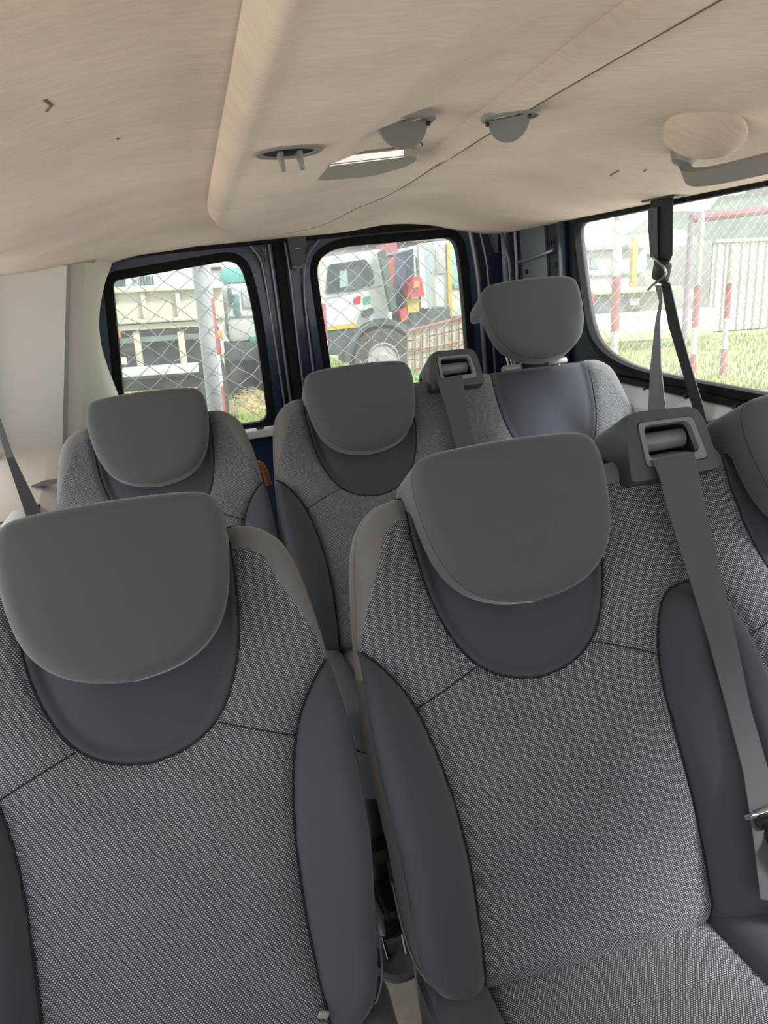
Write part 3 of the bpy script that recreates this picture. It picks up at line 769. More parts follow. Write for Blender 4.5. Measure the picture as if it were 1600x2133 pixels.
v = empty('air_vent', (.169, 1.209, roofz(.169, 1.209) - .001), 'round grey air vent with an open black throat and two vanes', 'air vent', 'roof air vents')
v.scale = (.92, .92, .92)
vent_ring(v)
MB().lathe([(0, -.0005), (.041, -.0005), (.041, -.003), (0, -.003)], (0, 0, 0), (0, 0, -1), 30).build('throat', MT['hole'], v, 40)
for x in (-.014, .016):
    MB().prism(rpoly([(-.022, .0), (.020, .0), (-.016, -.030), (-.024, -.028)], .003, 3), lambda p: (x - .003, p[0], p[1]), lambda p: (x + .003, p[0], p[1])).build('vane', MT['fitting_grey'], v, 40)
for (x, y, rz, lab) in ((.323, 1.150, .10, 'round grey air vent with a closed half-dome flap above the white lamp strip'), (.495, 1.164, -.75, 'round grey air vent with a half-dome flap set on the headliner joint')):
    v = empty('air_vent', (x, y, roofz(x, y) - .001), lab, 'air vent', 'roof air vents'); v.rotation_euler[2] = rz; v.scale = (.90, .90, .82) if rz > 0 else (.78, .78, .78)
    vent_ring(v)
    vs = []; fs = []; K = 14; J = 6
    for j in range(J + 1):
        th = PI / 2 * j / J
        for k in range(K + 1):
            a = PI * k / K; vs.append((.041 * math.cos(a), -.012 + .036 * math.sin(th) * math.sin(a), -.043 * math.sin(a) * math.cos(th) - .001))
    for j in range(J):
        for k in range(K): fs.append((j * (K + 1) + k, j * (K + 1) + k + 1, (j + 1) * (K + 1) + k + 1, (j + 1) * (K + 1) + k))
    fs.append(tuple(range(K + 1)))
    MB().add(vs, fs).build('flap', MT['flap_grey'], v, 50)
    for sx in (-.042, .042): MB().box((sx, -.014, -.006), (.006, .006, .008), None, .002).build('pivot', MT['black_plastic'], v, 40)

zl = lambda x: roofz(.235, 1.5) + .004 * (x - .262) / .17
lamp = empty('courtesy_lamp', (.345, 1.47, roofz(.235, 1.5)), 'recessed white strip lamp in a shaded slot between the round vents', 'lamp')
rel = lambda x, y, dz: (x - .345, y - 1.47, zl(x) - lamp.location.z + dz)
g = MB(); TR = [(x, max(y, 1.392 - .12 * (x - .262))) for x, y in SLOT]; cx_, cy_ = .345, 1.48
r0 = [rel(.345 + (x - .345) * 1.03, y, .012) for x, y in TR]; r1 = [rel(x, y, -.001) for x, y in TR]; r2 = [rel(cx_ + (x - cx_) * .8, cy_ + (y - cy_) * .85, -.004) for x, y in TR]
n = len(TR)
fs = [(i * n + k, i * n + (k + 1) % n, (i + 1) * n + (k + 1) % n, (i + 1) * n + k) for i in range(2) for k in range(n)] + [tuple(2 * n + k for k in range(n))]
g.add(r0 + r1 + r2, fs).build('tray', mat('shaded_lamp_tray', (.33, .315, .29), .6), lamp, 40)  # grey tone paints in the shade on the slot's ramp
MB().prism([(.263, -.002), (.388, -.002), (.388, .009), (.263, .010)], lambda p: rel(p[0], 1.396 - .12 * (p[0] - .263) - .004 - .3 * p[1], p[1]), lambda p: rel(p[0], 1.396 - .12 * (p[0] - .263) + .004 - .3 * p[1], p[1])).build('lens', MT['lens'], lamp, 40)

MB().prism([(.345 + (x - .345) * 1.12, 1.47 + (y - 1.47) * 1.12) for x, y in SLOT], lambda p: rel(p[0], p[1], .016), lambda p: rel(p[0], p[1], .020)).build('recess_roof', MT['headliner_panel'], lamp, 40)
hd = empty('grab_handle', (.965, 1.30, float(zc(.965, 1.30))), 'curved grey grab handle on the headliner above the right window', 'handle')
r3 = lambda x, y, z: (x - .965, y - 1.30, z - hd.location.z)
for yy in (1.43, 1.00):
    MB().lathe([(0, .022), (.020, .020), (.028, .008), (.032, -.004)], r3(.965, yy, float(zc(.965, yy))), (-.45, 0, -.9), 20).build('mount', MT['fitting_grey'], hd, 50)
pts = chaikin([(.965, 1.435, 1.518), (.955, 1.415, 1.486), (.940, 1.33, 1.476), (.930, 1.22, 1.474), (.940, 1.10, 1.476), (.955, 1.02, 1.486), (.965, .995, 1.518)], 2)
L_ = [r3(x - .006, y, z + .008) for x, y, z in pts]; R_ = [r3(x + .006, y, z - .018) for x, y, z in pts]
MB().ribbon(L_, R_, .016).build('grip', MT['fitting_grey'], hd, 30)
MB().tube([r3(x + .002, y, z - .018) for x, y, z in pts], .004, 8).build('grip_edge', MT['light_grey'], hd, 60)
z0 = float(zc(.875, 1.24))
cap = empty('cover_disc', (.870, 1.24, z0 - .020), 'flat round headliner disc beside the curved grab handle', 'cover')
MB().lathe([(0, .004), (.058, .003), (.066, .0), (.067, -.006)], (0, 0, 0), (-.42, -.28, -.86), 36).build('disc', MT['headliner'], cap, 50)

# ------------------------------------------------------------------ belts, buckle, small things
g = MB().ribbon([(.650, 1.100, 1.034), (.650, 1.083, 1.036), (.650, 1.040, 1.044), (.651, 1.022, 1.022), (.653, 1.003, .973), (.661, .966, .890), (.655, .900, .799), (.648, .842, .711), (.640, .796, .646), (.627, .757, .583), (.615, .72, .50)],
                [(.724, 1.100, 1.036), (.724, 1.083, 1.038), (.722, 1.040, 1.046), (.717, 1.022, 1.024), (.716, 1.001, .971), (.715, .964, .888), (.699, .898, .797), (.684, .841, .711), (.678, .795, .645), (.669, .755, .580), (.66, .70, .50)], .0022)
o = g.build('seat_belt', MT['belt'], None, 40); tag(o, 'grey seat belt falling from the outlet of the front bench seat', 'seat belt', 'seat belts')
g = MB().ribbon([(.612, 2.100, 1.064), (.612, 2.083, 1.066), (.612, 2.040, 1.074), (.613, 2.022, 1.052), (.625, 1.998, .983), (.627, 1.962, .909), (.64, 1.90, .78), (.65, 1.84, .66)],
                [(.690, 2.100, 1.066), (.690, 2.083, 1.068), (.688, 2.040, 1.076), (.684, 2.022, 1.054), (.681, 1.998, .982), (.682, 1.961, .907), (.69, 1.90, .78), (.70, 1.84, .66)], .0022)
o = g.build('seat_belt', MT['belt'], None, 40); tag(o, 'grey seat belt falling from the outlet of the rear bench seat', 'seat belt', 'seat belts')

bk = empty('belt_buckle', (.640, .77, .59), 'black belt buckle with a bright curved bar at the right edge of the near bench', 'buckle', None)
MB().tube(chaikin([(-.012, .0, .002), (-.004, -.012, .014), (.012, -.014, .019), (.05, -.012, .021)], 2), .0045, 10).build('tongue_bar', MT['chrome'], bk, 60)
MB().box((.030, -.012, .004), (.075, .020, .026), None, .007).build('tongue', MT['black_gloss'], bk, 40)
MB().prism(rpoly([(.0, -.01), (.075, -.01), (.075, -.20), (.022, -.20), (.008, -.10)], .008, 3), lambda p: (p[0], -.012 + p[1] * .30, p[1]), lambda p: (p[0], -.042 + p[1] * .30, p[1])).build('stalk', MT['black_plastic'], bk, 40)

rb = empty('seat_belt', (1.20, 1.86, 1.47), 'long twisted seat belt hanging from the roof across the right window', 'seat belt', 'seat belts')
b3 = lambda P: [(x - 1.20, y - 1.86, z - 1.47) for x, y, z in P]
MB().box((0.0, .005, .012), (.05, .15, .022), Matrix.Rotation(.0, 3, 'X'), .006).build('anchor_cover', MT['black_plastic'], rb, 40)
MB().ribbon(b3([(1.185, 1.905, 1.475), (1.185, 1.905, 1.40), (1.19, 1.893, 1.335), (1.195, 1.878, 1.312)]), b3([(1.205, 1.838, 1.475), (1.205, 1.838, 1.40), (1.205, 1.838, 1.335), (1.20, 1.850, 1.312)]), .003).build('upper_strap', MT['belt_dark'], rb, 40)
MB().ribbon(b3([(1.18, 1.907, 1.455), (1.18, 1.906, 1.40), (1.182, 1.900, 1.335)]), b3([(1.182, 1.872, 1.455), (1.182, 1.872, 1.40), (1.186, 1.874, 1.330)]), .003).build('folded_strap', MT['belt'], rb, 40)
MB().box((-.008, .006, -.172), (.026, .055, .056), Matrix.Rotation(.35, 3, 'X'), .009).build('d_ring', MT['black_plastic'], rb, 40)
MB().tube(b3(chaikin([(1.185, 1.895, 1.335), (1.172, 1.855, 1.325), (1.180, 1.825, 1.300), (1.180, 1.835, 1.282), (1.172, 1.87, 1.268), (1.178, 1.905, 1.252)], 2)), .0035, 8).build('guide_loop', MT['steel'], rb, 60)
MB().ribbon(b3([(1.192, 1.895, 1.262), (1.190, 1.872, 1.22), (1.180, 1.874, 1.17), (1.170, 1.880, 1.06), (1.160, 1.876, .935), (1.155, 1.872, .82)]),
            b3([(1.192, 1.868, 1.262), (1.192, 1.864, 1.22), (1.185, 1.862, 1.17), (1.175, 1.840, 1.06), (1.170, 1.806, .935), (1.165, 1.80, .82)]), .0022).build('lap_strap', MT['belt_pale'], rb, 40)
MB().ribbon(b3([(1.200, 1.880, 1.268), (1.200, 1.845, 1.16), (1.200, 1.790, 1.06), (1.196, 1.73, .958), (1.19, 1.68, .86)]),
            b3([(1.200, 1.840, 1.268), (1.200, 1.795, 1.16), (1.200, 1.745, 1.06), (1.196, 1.685, .965), (1.19, 1.635, .87)]), .0022).build('shoulder_strap', MT['belt_dark'], rb, 40)
MB().box((-.005, -.235, -.575), (.04, .06, .09), None, .012).build('retractor', MT['black_plastic'], rb, 40)

g = MB().ribbon([(-.462, 1.84, 1.50), (-.462, 1.815, 1.20), (-.455, 1.815, 1.06), (-.445, 1.815, .93), (-.44, 1.81, .80)], [(-.462, 1.77, 1.50), (-.448, 1.795, 1.20), (-.440, 1.82, 1.06), (-.418, 1.835, .93), (-.41, 1.84, .80)], .0022)
o = g.build('seat_belt', MT['belt'], None, 40); tag(o, 'narrow grey seat belt strap running down at the left edge behind the nearest headrest', 'seat belt', 'seat belts')
o = MB().tube(chaikin([(.085, 2.33, .80), (.092, 2.33, .845), (.112, 2.33, .855), (.128, 2.33, .835), (.135, 2.33, .78)], 2), .010, 8).build('ratchet_strap', MT['orange'], None, 60)
tag(o, 'loop of orange strap showing between the two rear seats', 'strap')

fa = empty('floor_anchor', (.190, 1.25, 0), 'round floor anchor cup with black hooks in the aisle between the front seats', 'floor anchor')
MB().lathe([(0, .002), (.040, .002), (.046, .007), (.058, .005), (.060, 0)], (0, 0, 0), (0, 0, 1), 32).build('cup', MT['grey_plastic'], fa, 40)
MB().tube([(-.02, .0, .004), (-.022, .03, .03), (.02, .03, .03), (.02, 0, .004)], .006, 8).build('hook', MT['black_gloss'], fa, 50)
MB().box((-.002, .15, .035), (.05, .20, .07), Matrix.Rotation(.12, 3, 'Z'), .012).build('catch_body', MT['black_gloss'], fa, 40)
MB().box((.01, .30, .06), (.045, .14, .12), None, .012).build('catch_tower', MT['black_plastic'], fa, 40)
MB().lathe([(0, 0), (.011, 0), (.011, .008), (0, .008)], (-.025, .12, .055), (-1, 0, .3), 12).build('bolt', MT['steel'], fa, 40)

# ------------------------------------------------------------------ the yard outside (level ground; the van stands on it with a small lean)
GA = math.radians(3.05); GC, GS = math.cos(GA), math.sin(GA); GZ = -.5
WM = Matrix(((GC, 0, GS, 0), (0, 1, 0, 0), (-GS, 0, GC, GZ), (0, 0, 0, 1)))    # yard frame -> van frame
EW = WM.inverted() @ EYE


def at(u, v, Y):
    """yard-frame point seen in the photo at pixel (u, v), Y metres behind the camera"""
    r = RT * ((u - 800) / 1600) + DN * ((v - 1066.5) / 1600) + FW
    d = WM.to_3x3().inverted() @ r
    return EW + d * ((Y - EW.y) / d.y)


def yard(name, x, y, z=0, label=None, cat=None, group=None, kind=None):
    o = bpy.data.objects.new(name, None); o.empty_display_size = .2; COL.objects.link(o)
    o.matrix_world = WM @ Matrix.Translation((x, y, z)); return tag(o, label, cat, group, kind)


class YB(MB):
    """an MB whose points are given in the yard frame and stored about the thing's origin"""
    def done(s, name, m, root, sm=30, label=None):
        b = Vector(root['_o']); s.v = [(x - b.x, y - b.y, z - b.z) for x, y, z in s.v]
        o = s.build(name, m, root, sm)
        if label: o['label'] = label
        return o


def ything(name, x, y, z, label, cat, group=None):
    o = yard(name, x, y, z, label, cat, group); o['_o'] = (x, y, z); return o


def rectbox(u0, u1, v0, v1, Y, depth, bev=.01):
    """box whose near face spans those pixels at distance Y"""
    a = at(u0, (v0 + v1) / 2, Y); b = at(u1, (v0 + v1) / 2, Y); c = at((u0 + u1) / 2, v0, Y); d = at((u0 + u1) / 2, v1, Y)
    return ((a.x + b.x) / 2, Y + depth / 2, (c.z + d.z) / 2), (b.x - a.x, depth, c.z - d.z)


OUT = {}
def om(name, col, rough=.6, **k):
    if 'vary' in k: k['vary'] = (k['vary'][0], tuple(c * .62 for c in k['vary'][1]), *k['vary'][2:])
    if name not in OUT: OUT[name] = mat(name, tuple(c * .62 for c in col), rough, **k)
    return OUT[name]


white = om('white_truck_paint', (.78, .78, .76), .4); cream = om('cream_truck_paint', (.74, .68, .55), .5, vary=(2, (.62, .54, .42), 1))
dark = om('dark_chassis', (.075, .085, .095), .6); tyre = om('tyre_rubber', (.035, .035, .038), .8); red = om('red_paint', (.55, .035, .04), .45)
amber = om('amber_lamp', (.75, .30, .03), .3); teal = om('teal_paint', (.10, .45, .40), .5); yellow = om('yellow_paint', (.75, .50, .06), .5)
galv = om('galvanised_steel', (.42, .43, .43), .45, metal=.3); glassd = om('dark_cab_glass', (.05, .065, .075), .1); rust = om('rusty_steel', (.33, .15, .09), .8)
mauve = om('mauve_render', (.38, .30, .33), .85); pale = om('pale_wall_render', (.66, .68, .66), .8); bluegrey = om('blue_grey_metal', (.40, .47, .50), .5)
bandred = om('red_post_paint', (.50, .055, .065), .6, vary=(9, (.42, .10, .10), 1)); bandwhite = om('white_post_paint', (.74, .73, .70), .6)

gm = bpy.data.materials.new('yard_ground'); gm.use_nodes = True
nt = gm.node_tree; bsdf = nt.nodes['Principled BSDF']; bsdf.inputs['Roughness'].default_value = .95
tc = nt.nodes.new('ShaderNodeTexCoord'); n1 = nt.nodes.new('ShaderNodeTexNoise'); n1.inputs['Scale'].default_value = .35; n1.inputs['Detail'].default_value = 6
n2 = nt.nodes.new('ShaderNodeTexNoise'); n2.inputs['Scale'].default_value = 7; n2.inputs['Detail'].default_value = 6
nt.links.new(tc.outputs['Object'], n1.inputs['Vector']); nt.links.new(tc.outputs['Object'], n2.inputs['Vector'])
ad = nt.nodes.new('ShaderNodeMath'); ad.operation = 'ADD'; ml = nt.nodes.new('ShaderNodeMath'); ml.operation = 'MULTIPLY'; ml.inputs[1].default_value = .45
nt.links.new(n2.outputs[0], ml.inputs[0]); nt.links.new(n1.outputs[0], ad.inputs[0]); nt.links.new(ml.outputs[0], ad.inputs[1])
cr = nt.nodes.new('ShaderNodeValToRGB'); cr.color_ramp.elements[0].position = .55; cr.color_ramp.elements[0].color = (.16, .22, .035, 1)
cr.color_ramp.elements[1].position = .90; cr.color_ramp.elements[1].color = (.33, .29, .14, 1); e_ = cr.color_ramp.elements.new(.72); e_.color = (.23, .27, .06, 1)
nt.links.new(ad.outputs[0], cr.inputs[0]); nt.links.new(cr.outputs[0], bsdf.inputs['Base Color'])
gr = MB().add([(-40, 7.5, 0), (5.2, 7.5, 0), (5.2, 3.0, 0), (60, 3.0, 0), (60, 22, 0), (-40, 22, 0)], [(0, 1, 2, 3, 4, 5)]).build('ground', gm); gr.matrix_world = WM; tag(gr, kind='structure')
dr = MB().add([(-40, 22, 0), (90, 22, 0), (90, 90, 0), (-40, 90, 0)], [(0, 1, 2, 3)]).build('ground', om('sandy_yard', (.50, .42, .28), .95, vary=(.6, (.42, .38, .25), 1))); dr.matrix_world = WM; tag(dr, kind='structure')
cg = MB().add([(-40, -40, 0), (60, -40, 0), (60, 3.0, 0), (5.2, 3.0, 0), (5.2, 7.5, 0), (-40, 7.5, 0)], [(0, 1, 2, 3, 4, 5)]).build('ground', om('pale_bounce_ground', (1.0, .90, .78), .9, vary=(.8, (.90, .80, .68), 1))); cg.matrix_world = WM; tag(cg, kind='structure')  # unseen pale ground round the van, added to bounce warm light inside

# grass: tufts of blades over the near verge
gv = []; gf = []
for i in range(16000):
    y = 7.6 + 12 * rng.random() ** 1.2; x = y * (-.12 + 1.0 * rng.random()) ; h = .05 + .11 * rng.random(); a = rng.random() * PI; l = .05 * (rng.random() - .5)
    dx, dy = math.cos(a) * .018, math.sin(a) * .018; k = len(gv)
    gv += [(x - dx, y - dy, 0), (x + dx, y + dy, 0), (x + l, y + l, h)]; gf.append((k, k + 1, k + 2))
go = MB().add(gv, gf).build('grass', om('grass_blades', (.34, .46, .07), .8, vary=(3, (.50, .50, .15), 1)), None, None, False); go.matrix_world = WM
tag(go, 'yellow green grass growing on the verge beyond the windows', 'grass', kind='stuff')

# chain link fence
fen = ything('chain_link_fence', -1.0, 3.31, 0, 'galvanised chain link fence with one stout grey pole close behind the van', 'fence')
F0 = np.array((-1.4, 3.13)); FD = np.array((3.6, 1.6)) / math.hypot(3.6, 1.6); FL = 8.2; DW, DH = .124, .092
ni = int(FL / DW * 2); nj = int(2.5 / DH * 2)
J = rng.normal(0, 1, (ni + 2, nj + 2, 2)) * (.006, .005)
def node(i, j, s):
    a = i * DW / 2 + J[i, j, 0]; p = F0 + FD * a
    return (p[0] - FD[1] * s * .002, p[1] + FD[0] * s * .002, .06 + j * DH / 2 + J[i, j, 1] - .02 * math.sin(a * 1.7))
wm_ = YB()
fv = []; ff = []
def seg(a, b, r):
    a = Vector(a); b = Vector(b); t = (b - a).normalized(); u = t.cross(Vector((-FD[1], FD[0], 0))).normalized() * r; w_ = Vector((-FD[1], FD[0], 0)) * r
    k = len(fv)
    for p in (a, b): fv.extend([tuple(p + u), tuple(p + w_), tuple(p - u), tuple(p - w_)])
    for q in range(4): ff.append((k + q, k + (q + 1) % 4, k + 4 + (q + 1) % 4, k + 4 + q))
for i in range(ni):
    for j in range(nj):
        if (i + j) % 2 == 0: seg(node(i, j, 1), node(i + 1, j + 1, 1), .0021)
        else: seg(node(i + 1, j, -1), node(i, j + 1, -1), .0021)
wm_.add(fv, ff); wo = wm_.done('wire_mesh', om('weathered_wire', (.30, .31, .31), .5, metal=.2), fen, None); wo['kind'] = 'stuff'
YB().tube([(-.050, 3.78, 0), (-.050, 3.78, 2.9)], .036, 16).done('pole', om('grey_pole_paint', (.52, .53, .52), .5), fen)
p0 = F0 + FD * .0; p1 = F0 + FD * FL
YB().tube([(p0[0], p0[1], 2.54), (p1[0], p1[1], 2.54)], .004, 6).done('top_wire', galv, fen)


# red and white posts along the yard
def post(u, v, Y, r, bands, top, label):
    b = at(u, v, Y); root = ything('banded_post', b.x, b.y, 0, label, 'post', 'red and white posts outside')
    YB().tube([(b.x, b.y, 0), (b.x, b.y, top)], r, 14).done('pole', om('old_post_paint', (.55, .53, .47), .7), root)
    for (v0, v1, c) in bands:
        z0 = at(u, v1, Y).z; z1 = at(u, v0, Y).z
        YB().lathe([(r * .5, max(z0, 0)), (r * 1.06, max(z0, 0)), (r * 1.06, z1), (r * .5, z1)], (b.x, b.y, 0), (0, 0, 1), 16).done('band', bandred if c == 'r' else bandwhite, root)


post(1283, 620, 12.9, .072, [(400, 575, 'w'), (575, 690, 'r'), (690, 790, 'w')], 3.4, 'thick post with one red band, second window bay from the raised headrest')
post(1450, 640, 11.6, .050, [(595, 682, 'r'), (682, 737, 'w'), (737, 800, 'r')], 2.75, 'thin banded post just right of the hanging belt, under the red beam')
post(1515, 640, 12.1, .048, [(590, 663, 'r'), (663, 727, 'w'), (727, 790, 'r')], 2.25, 'thin banded post before the corrugated container, rightmost of the posts')
post(445, 700, 10.0, .050, [(620, 740, 'r'), (740, 805, 'w'), (805, 900, 'r')], 2.6, 'banded post beside the grey fence pole in the left rear window')
post(672, 650, 10.6, .046, [(632, 710, 'r')], 2.6, 'banded post at the left edge of the right rear window, before the truck cab')

# tipper truck seen from behind (left rear window)
Y = 11.0
tk = ything('tipper_truck', at(340, 650, Y).x, Y, 0, 'cream tipper truck seen from behind through the left rear window', 'truck')
X0 = at(110, 650, Y).x
def tb(name, u0, u1, v0, v1, m, dep=.1, dy=0.0, bev=.012, label=None):
    c, d = rectbox(u0, u1, v0, v1, Y + dy, dep); return YB().box(c, d, None, bev).done(name, m, tk_cur[0], 30, label)
tk_cur = [tk]
tb('tailgate', 100, 466, 606, 668, cream, 4.0, .05)
for u in (130, 300, 372, 440): tb('tailgate_rib', u - 5, u + 5, 608, 664, cream, .08, -.02)
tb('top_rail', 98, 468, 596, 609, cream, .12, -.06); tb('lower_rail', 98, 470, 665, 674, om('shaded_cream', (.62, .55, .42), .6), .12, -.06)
tb('body_floor', 100, 468, 676, 688, cream, 4.0, 0)
tb('chassis', 150, 462, 690, 790, dark, 3.6, .35)
tb('cross_member', 200, 440, 700, 712, bluegrey, .15, .15)
for u in (288, 380): tb('post_bar', u - 7, u + 7, 690, 765, cream, .10, .05)
tb('bumper', 120, 415, 766, 786, white, .12, -.05)
for u in (236, 449): tb('turn_lamp', u - 15, u + 15, 688, 705, amber, .08, -.02); tb('tail_lamp', u - 12, u + 12, 718, 736, red, .08, -.02)
tb('marker_plate', 246, 264, 745, 760, bandwhite, .04, -.04); tb('marker_plate', 438, 452, 750, 770, red, .04, -.04)
tb('axle', 200, 440, 790, 812, dark, .3, .8)
for u in (170, 440):
    c = at(u, 790, Y + .5); YB().lathe([(0, -.22), (.36, -.22), (.50, -.16), (.50, .16), (.36, .22), (0, .22)], (c.x, Y + .9, .5), (1, 0, 0), 24).done('wheel', tyre, tk)
c = at(238, 668, Y); ft = bpy.data.curves.new('lettering', 'FONT'); ft.body = 'S'; ft.size = .17; ft.extrude = .003
fo = link('lettering_curve', ft, dark); fm = bpy.data.meshes.new_from_object(fo); bpy.data.objects.remove(fo); fo = link('lettering', fm, None, tk); fo.location = (c.x - .06 - tk['_o'][0], -.012, c.z + .02); fo.rotation_euler = (PI / 2, 0, 0)

# teal and white lorry cab beyond the tipper
Y = 14.0
lc = ything('lorry_cab', at(500, 650, Y).x, Y, 0, 'white lorry cab with teal trim at the right side of the left rear window', 'truck'); tk_cur[0] = lc
tb('cab_body', 470, 566, 590, 712, white, 2.2, 0, .08)
tb('roof_deflector', 462, 545, 556, 590, teal, 1.6, .2, .08); tb('grille', 488, 500, 612, 660, om('teal_dark', (.06, .26, .25), .5), .06, -.04)
tb('windscreen', 505, 560, 598, 640, om('pale_windscreen', (.55, .60, .60), .15), .06, -.04); tb('mirror', 476, 484, 600, 640, dark, .2, -.2)
tb('bumper', 470, 570, 712, 750, dark, .6, -.05); tb('side_flash', 520, 560, 700, 712, teal, .06, -.05)
tb('underframe', 476, 566, 745, 805, dark, 1.6, .3); tb('hood_line', 478, 566, 655, 660, bluegrey, .06, -.03)
for u in (490, 548):
    c = at(u, 730, Y); YB().lathe([(0, -.18), (.34, -.18), (.48, -.12), (.48, .12), (.34, .18), (0, .18)], (c.x, Y + .5, .48), (1, 0, 0), 24).done('wheel', tyre, lc)

# crane lorry (right rear window), seen from its side
Y = 13.0
ck = ything('crane_lorry', at(740, 640, Y).x, Y, 0, 'white crane lorry with dark side window and red crane column in the right rear window', 'truck'); tk_cur[0] = ck
def side(name, pts, m, y0, y1, rad=.05):
    P = [at(u, v, Y) for u, v in pts]; Q = rpoly([(p.x, p.z) for p in P], rad, 4)
    return YB().prism(Q, lambda p: (p[0], Y + y0, p[1]), lambda p: (p[0], Y + y1, p[1])).done(name, m, ck, 35)
side('cab', [(640, 690), (640, 560), (660, 538), (795, 518), (812, 580), (818, 668), (740, 684)], white, 0, 2.3, .08)
side('side_window', [(678, 612), (684, 552), (760, 540), (775, 560), (780, 592), (735, 606)], glassd, -.03, .02, .04)
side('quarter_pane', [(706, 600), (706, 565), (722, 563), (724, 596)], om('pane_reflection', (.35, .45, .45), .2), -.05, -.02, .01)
side('door_line', [(640, 628), (800, 592), (800, 595), (640, 632)], bluegrey, -.012, .01, .005)
side('step_trim', [(650, 684), (742, 672), (742, 682), (650, 692)], yellow, -.04, .02, .01)
side('step', [(660, 692), (745, 684), (740, 740), (670, 740)], dark, -.02, .5, .03)
side('indicator', [(736, 690), (746, 690), (746, 702), (736, 702)], amber, -.06, 0, .01)
side('mirror', [(752, 648), (774, 640), (776, 652), (756, 662)], dark, -.12, -.02, .02)
for (u, c_) in ((744, red), (764, om('green_paint', (.08, .40, .22), .5))): side('door_mark', [(u - 8, 620), (u + 8, 616), (u + 7, 632), (u - 7, 634)], c_, -.014, .01, .02)
side('exhaust_stack', [(783, 526), (795, 522), (820, 640), (808, 650)], om('dark_green_steel', (.10, .13, .12), .5), -.25, -.08, .02)
side('crane_column', [(820, 540), (832, 532), (826, 640), (814, 650)], red, .3, .6, .02)
side('crane_mast', [(832, 528), (878, 515), (880, 600), (850, 690), (816, 690)], om('dark_blue_steel', (.06, .08, .13), .5), .5, 1.2, .03)
side('crane_head', [(810, 505), (846, 500), (846, 518), (812, 524)], om('pale_red', (.50, .16, .20), .6), .6, 1.0, .02)
side('hook_block', [(856, 592), (866, 575), (882, 578), (888, 618), (852, 620)], red, .1, .5, .02); side('hook_lamp', [(864, 586), (874, 584), (876, 598), (864, 600)], amber, .05, .1, .01)
side('winch', [(854, 622), (880, 622), (880, 650), (856, 652)], yellow, .2, .6, .02)
side('jack', [(832, 650), (846, 640), (852, 664), (838, 672)], red, 0, .3, .02); side('rear_frame', [(800, 655), (960, 640), (960, 672), (820, 700)], dark, .6, 1.4, .02)
side('ladder_rail', [(882, 505), (892, 503), (900, 640), (888, 642)], pale, .3, .4, .01); side('hose_bundle', [(892, 530), (912, 526), (918, 640), (900, 645)], bluegrey, .5, .8, .02)
hb = at(797, 742, Y); 
fend = [(hb.x + r * math.cos(t), hb.z - .05 + r * math.sin(t)) for r, ts in ((.68, np.linspace(0, PI, 22)), (.58, np.linspace(PI, 0, 22))) for t in ts]
YB().prism(fend, lambda p: (p[0], Y - .10, p[1]), lambda p: (p[0], Y + .5, p[1])).done('fender', om('dark_fender', (.09, .10, .115), .5), ck, 35)
YB().lathe([(0, -.14), (.30, -.14), (.50, -.17), (.56, -.10), (.56, .12), (.48, .17), (0, .17)], (hb.x, Y + .1, hb.z - .06), (0, 1, 0), 32).done('wheel', om('dusty_tyre', (.10, .09, .085), .9), ck)
YB().lathe([(0, -.20), (.10, -.20), (.13, -.16), (.24, -.15), (.27, -.18), (.29, -.14)], (hb.x, Y + .1, hb.z - .06), (0, 1, 0), 24).done('hub', om('pale_hub', (.45, .44, .42), .6), ck)
Y = 16.0
ot = ything('box_lorry', at(935, 580, Y).x, Y, 0, 'white and pale blue box lorry behind the crane column', 'truck'); tk_cur[0] = ot
tb('box_body', 905, 1010, 500, 660, white, 3.0, 0, .05); tb('blue_panel', 938, 1000, 515, 590, om('pale_aqua', (.45, .72, .72), .5), .06, -.04); tb('corner_post', 933, 941, 505, 658, yellow, .1, -.08)
tb('shutter', 908, 930, 520, 570, om('grey_shutter', (.50, .47, .46), .6), .05, -.04); tb('window_band', 945, 1000, 588, 600, bluegrey, .05, -.05); tb('chassis', 905, 1010, 660, 700, dark, 2.5, .2)

# rusty framed crate of pale boards
Y = 9.6
cb_ = ything('crate', at(915, 700, Y).x, Y, 0, 'pale boarded crate with rusty mesh frame below the crane hook', 'crate')
A_, B_, C_, D_ = (at(848, 690, Y), at(985, 655, Y), at(985, 775, Y), at(848, 790, Y))
lerp = lambda s, t: A_.lerp(B_, s).lerp(D_.lerp(C_, s), t)
for k in range(5):
    q = [lerp(.01, k / 5 + .02), lerp(.99, k / 5 + .02), lerp(.99, (k + 1) / 5 - .005), lerp(.01, (k + 1) / 5 - .005)]
    YB().prism([(p.x, p.z) for p in q], lambda p: (p[0], Y, p[1]), lambda p: (p[0], Y + .05, p[1])).done('board', om('pale_board', (.68, .62, .50), .8, vary=(3, (.55, .47, .36), 1)), cb_)
for s in np.linspace(0, 1, 10): YB().tube([lerp(s, 0) + Vector((0, -.03, 0)), lerp(s, 1) + Vector((0, -.03, 0))], .010, 6).done('bar', rust, cb_)
for t in (0, .42, .8): YB().tube([lerp(0, t) + Vector((0, -.04, 0)), lerp(1, t) + Vector((0, -.04, 0))], .022 if t == 0 else .012, 6).done('rail', rust, cb_)
for s in (0.02, .98): p = lerp(s, 1); YB().tube([p, (p.x, p.y, 0)], .03, 6).done('leg', rust, cb_)


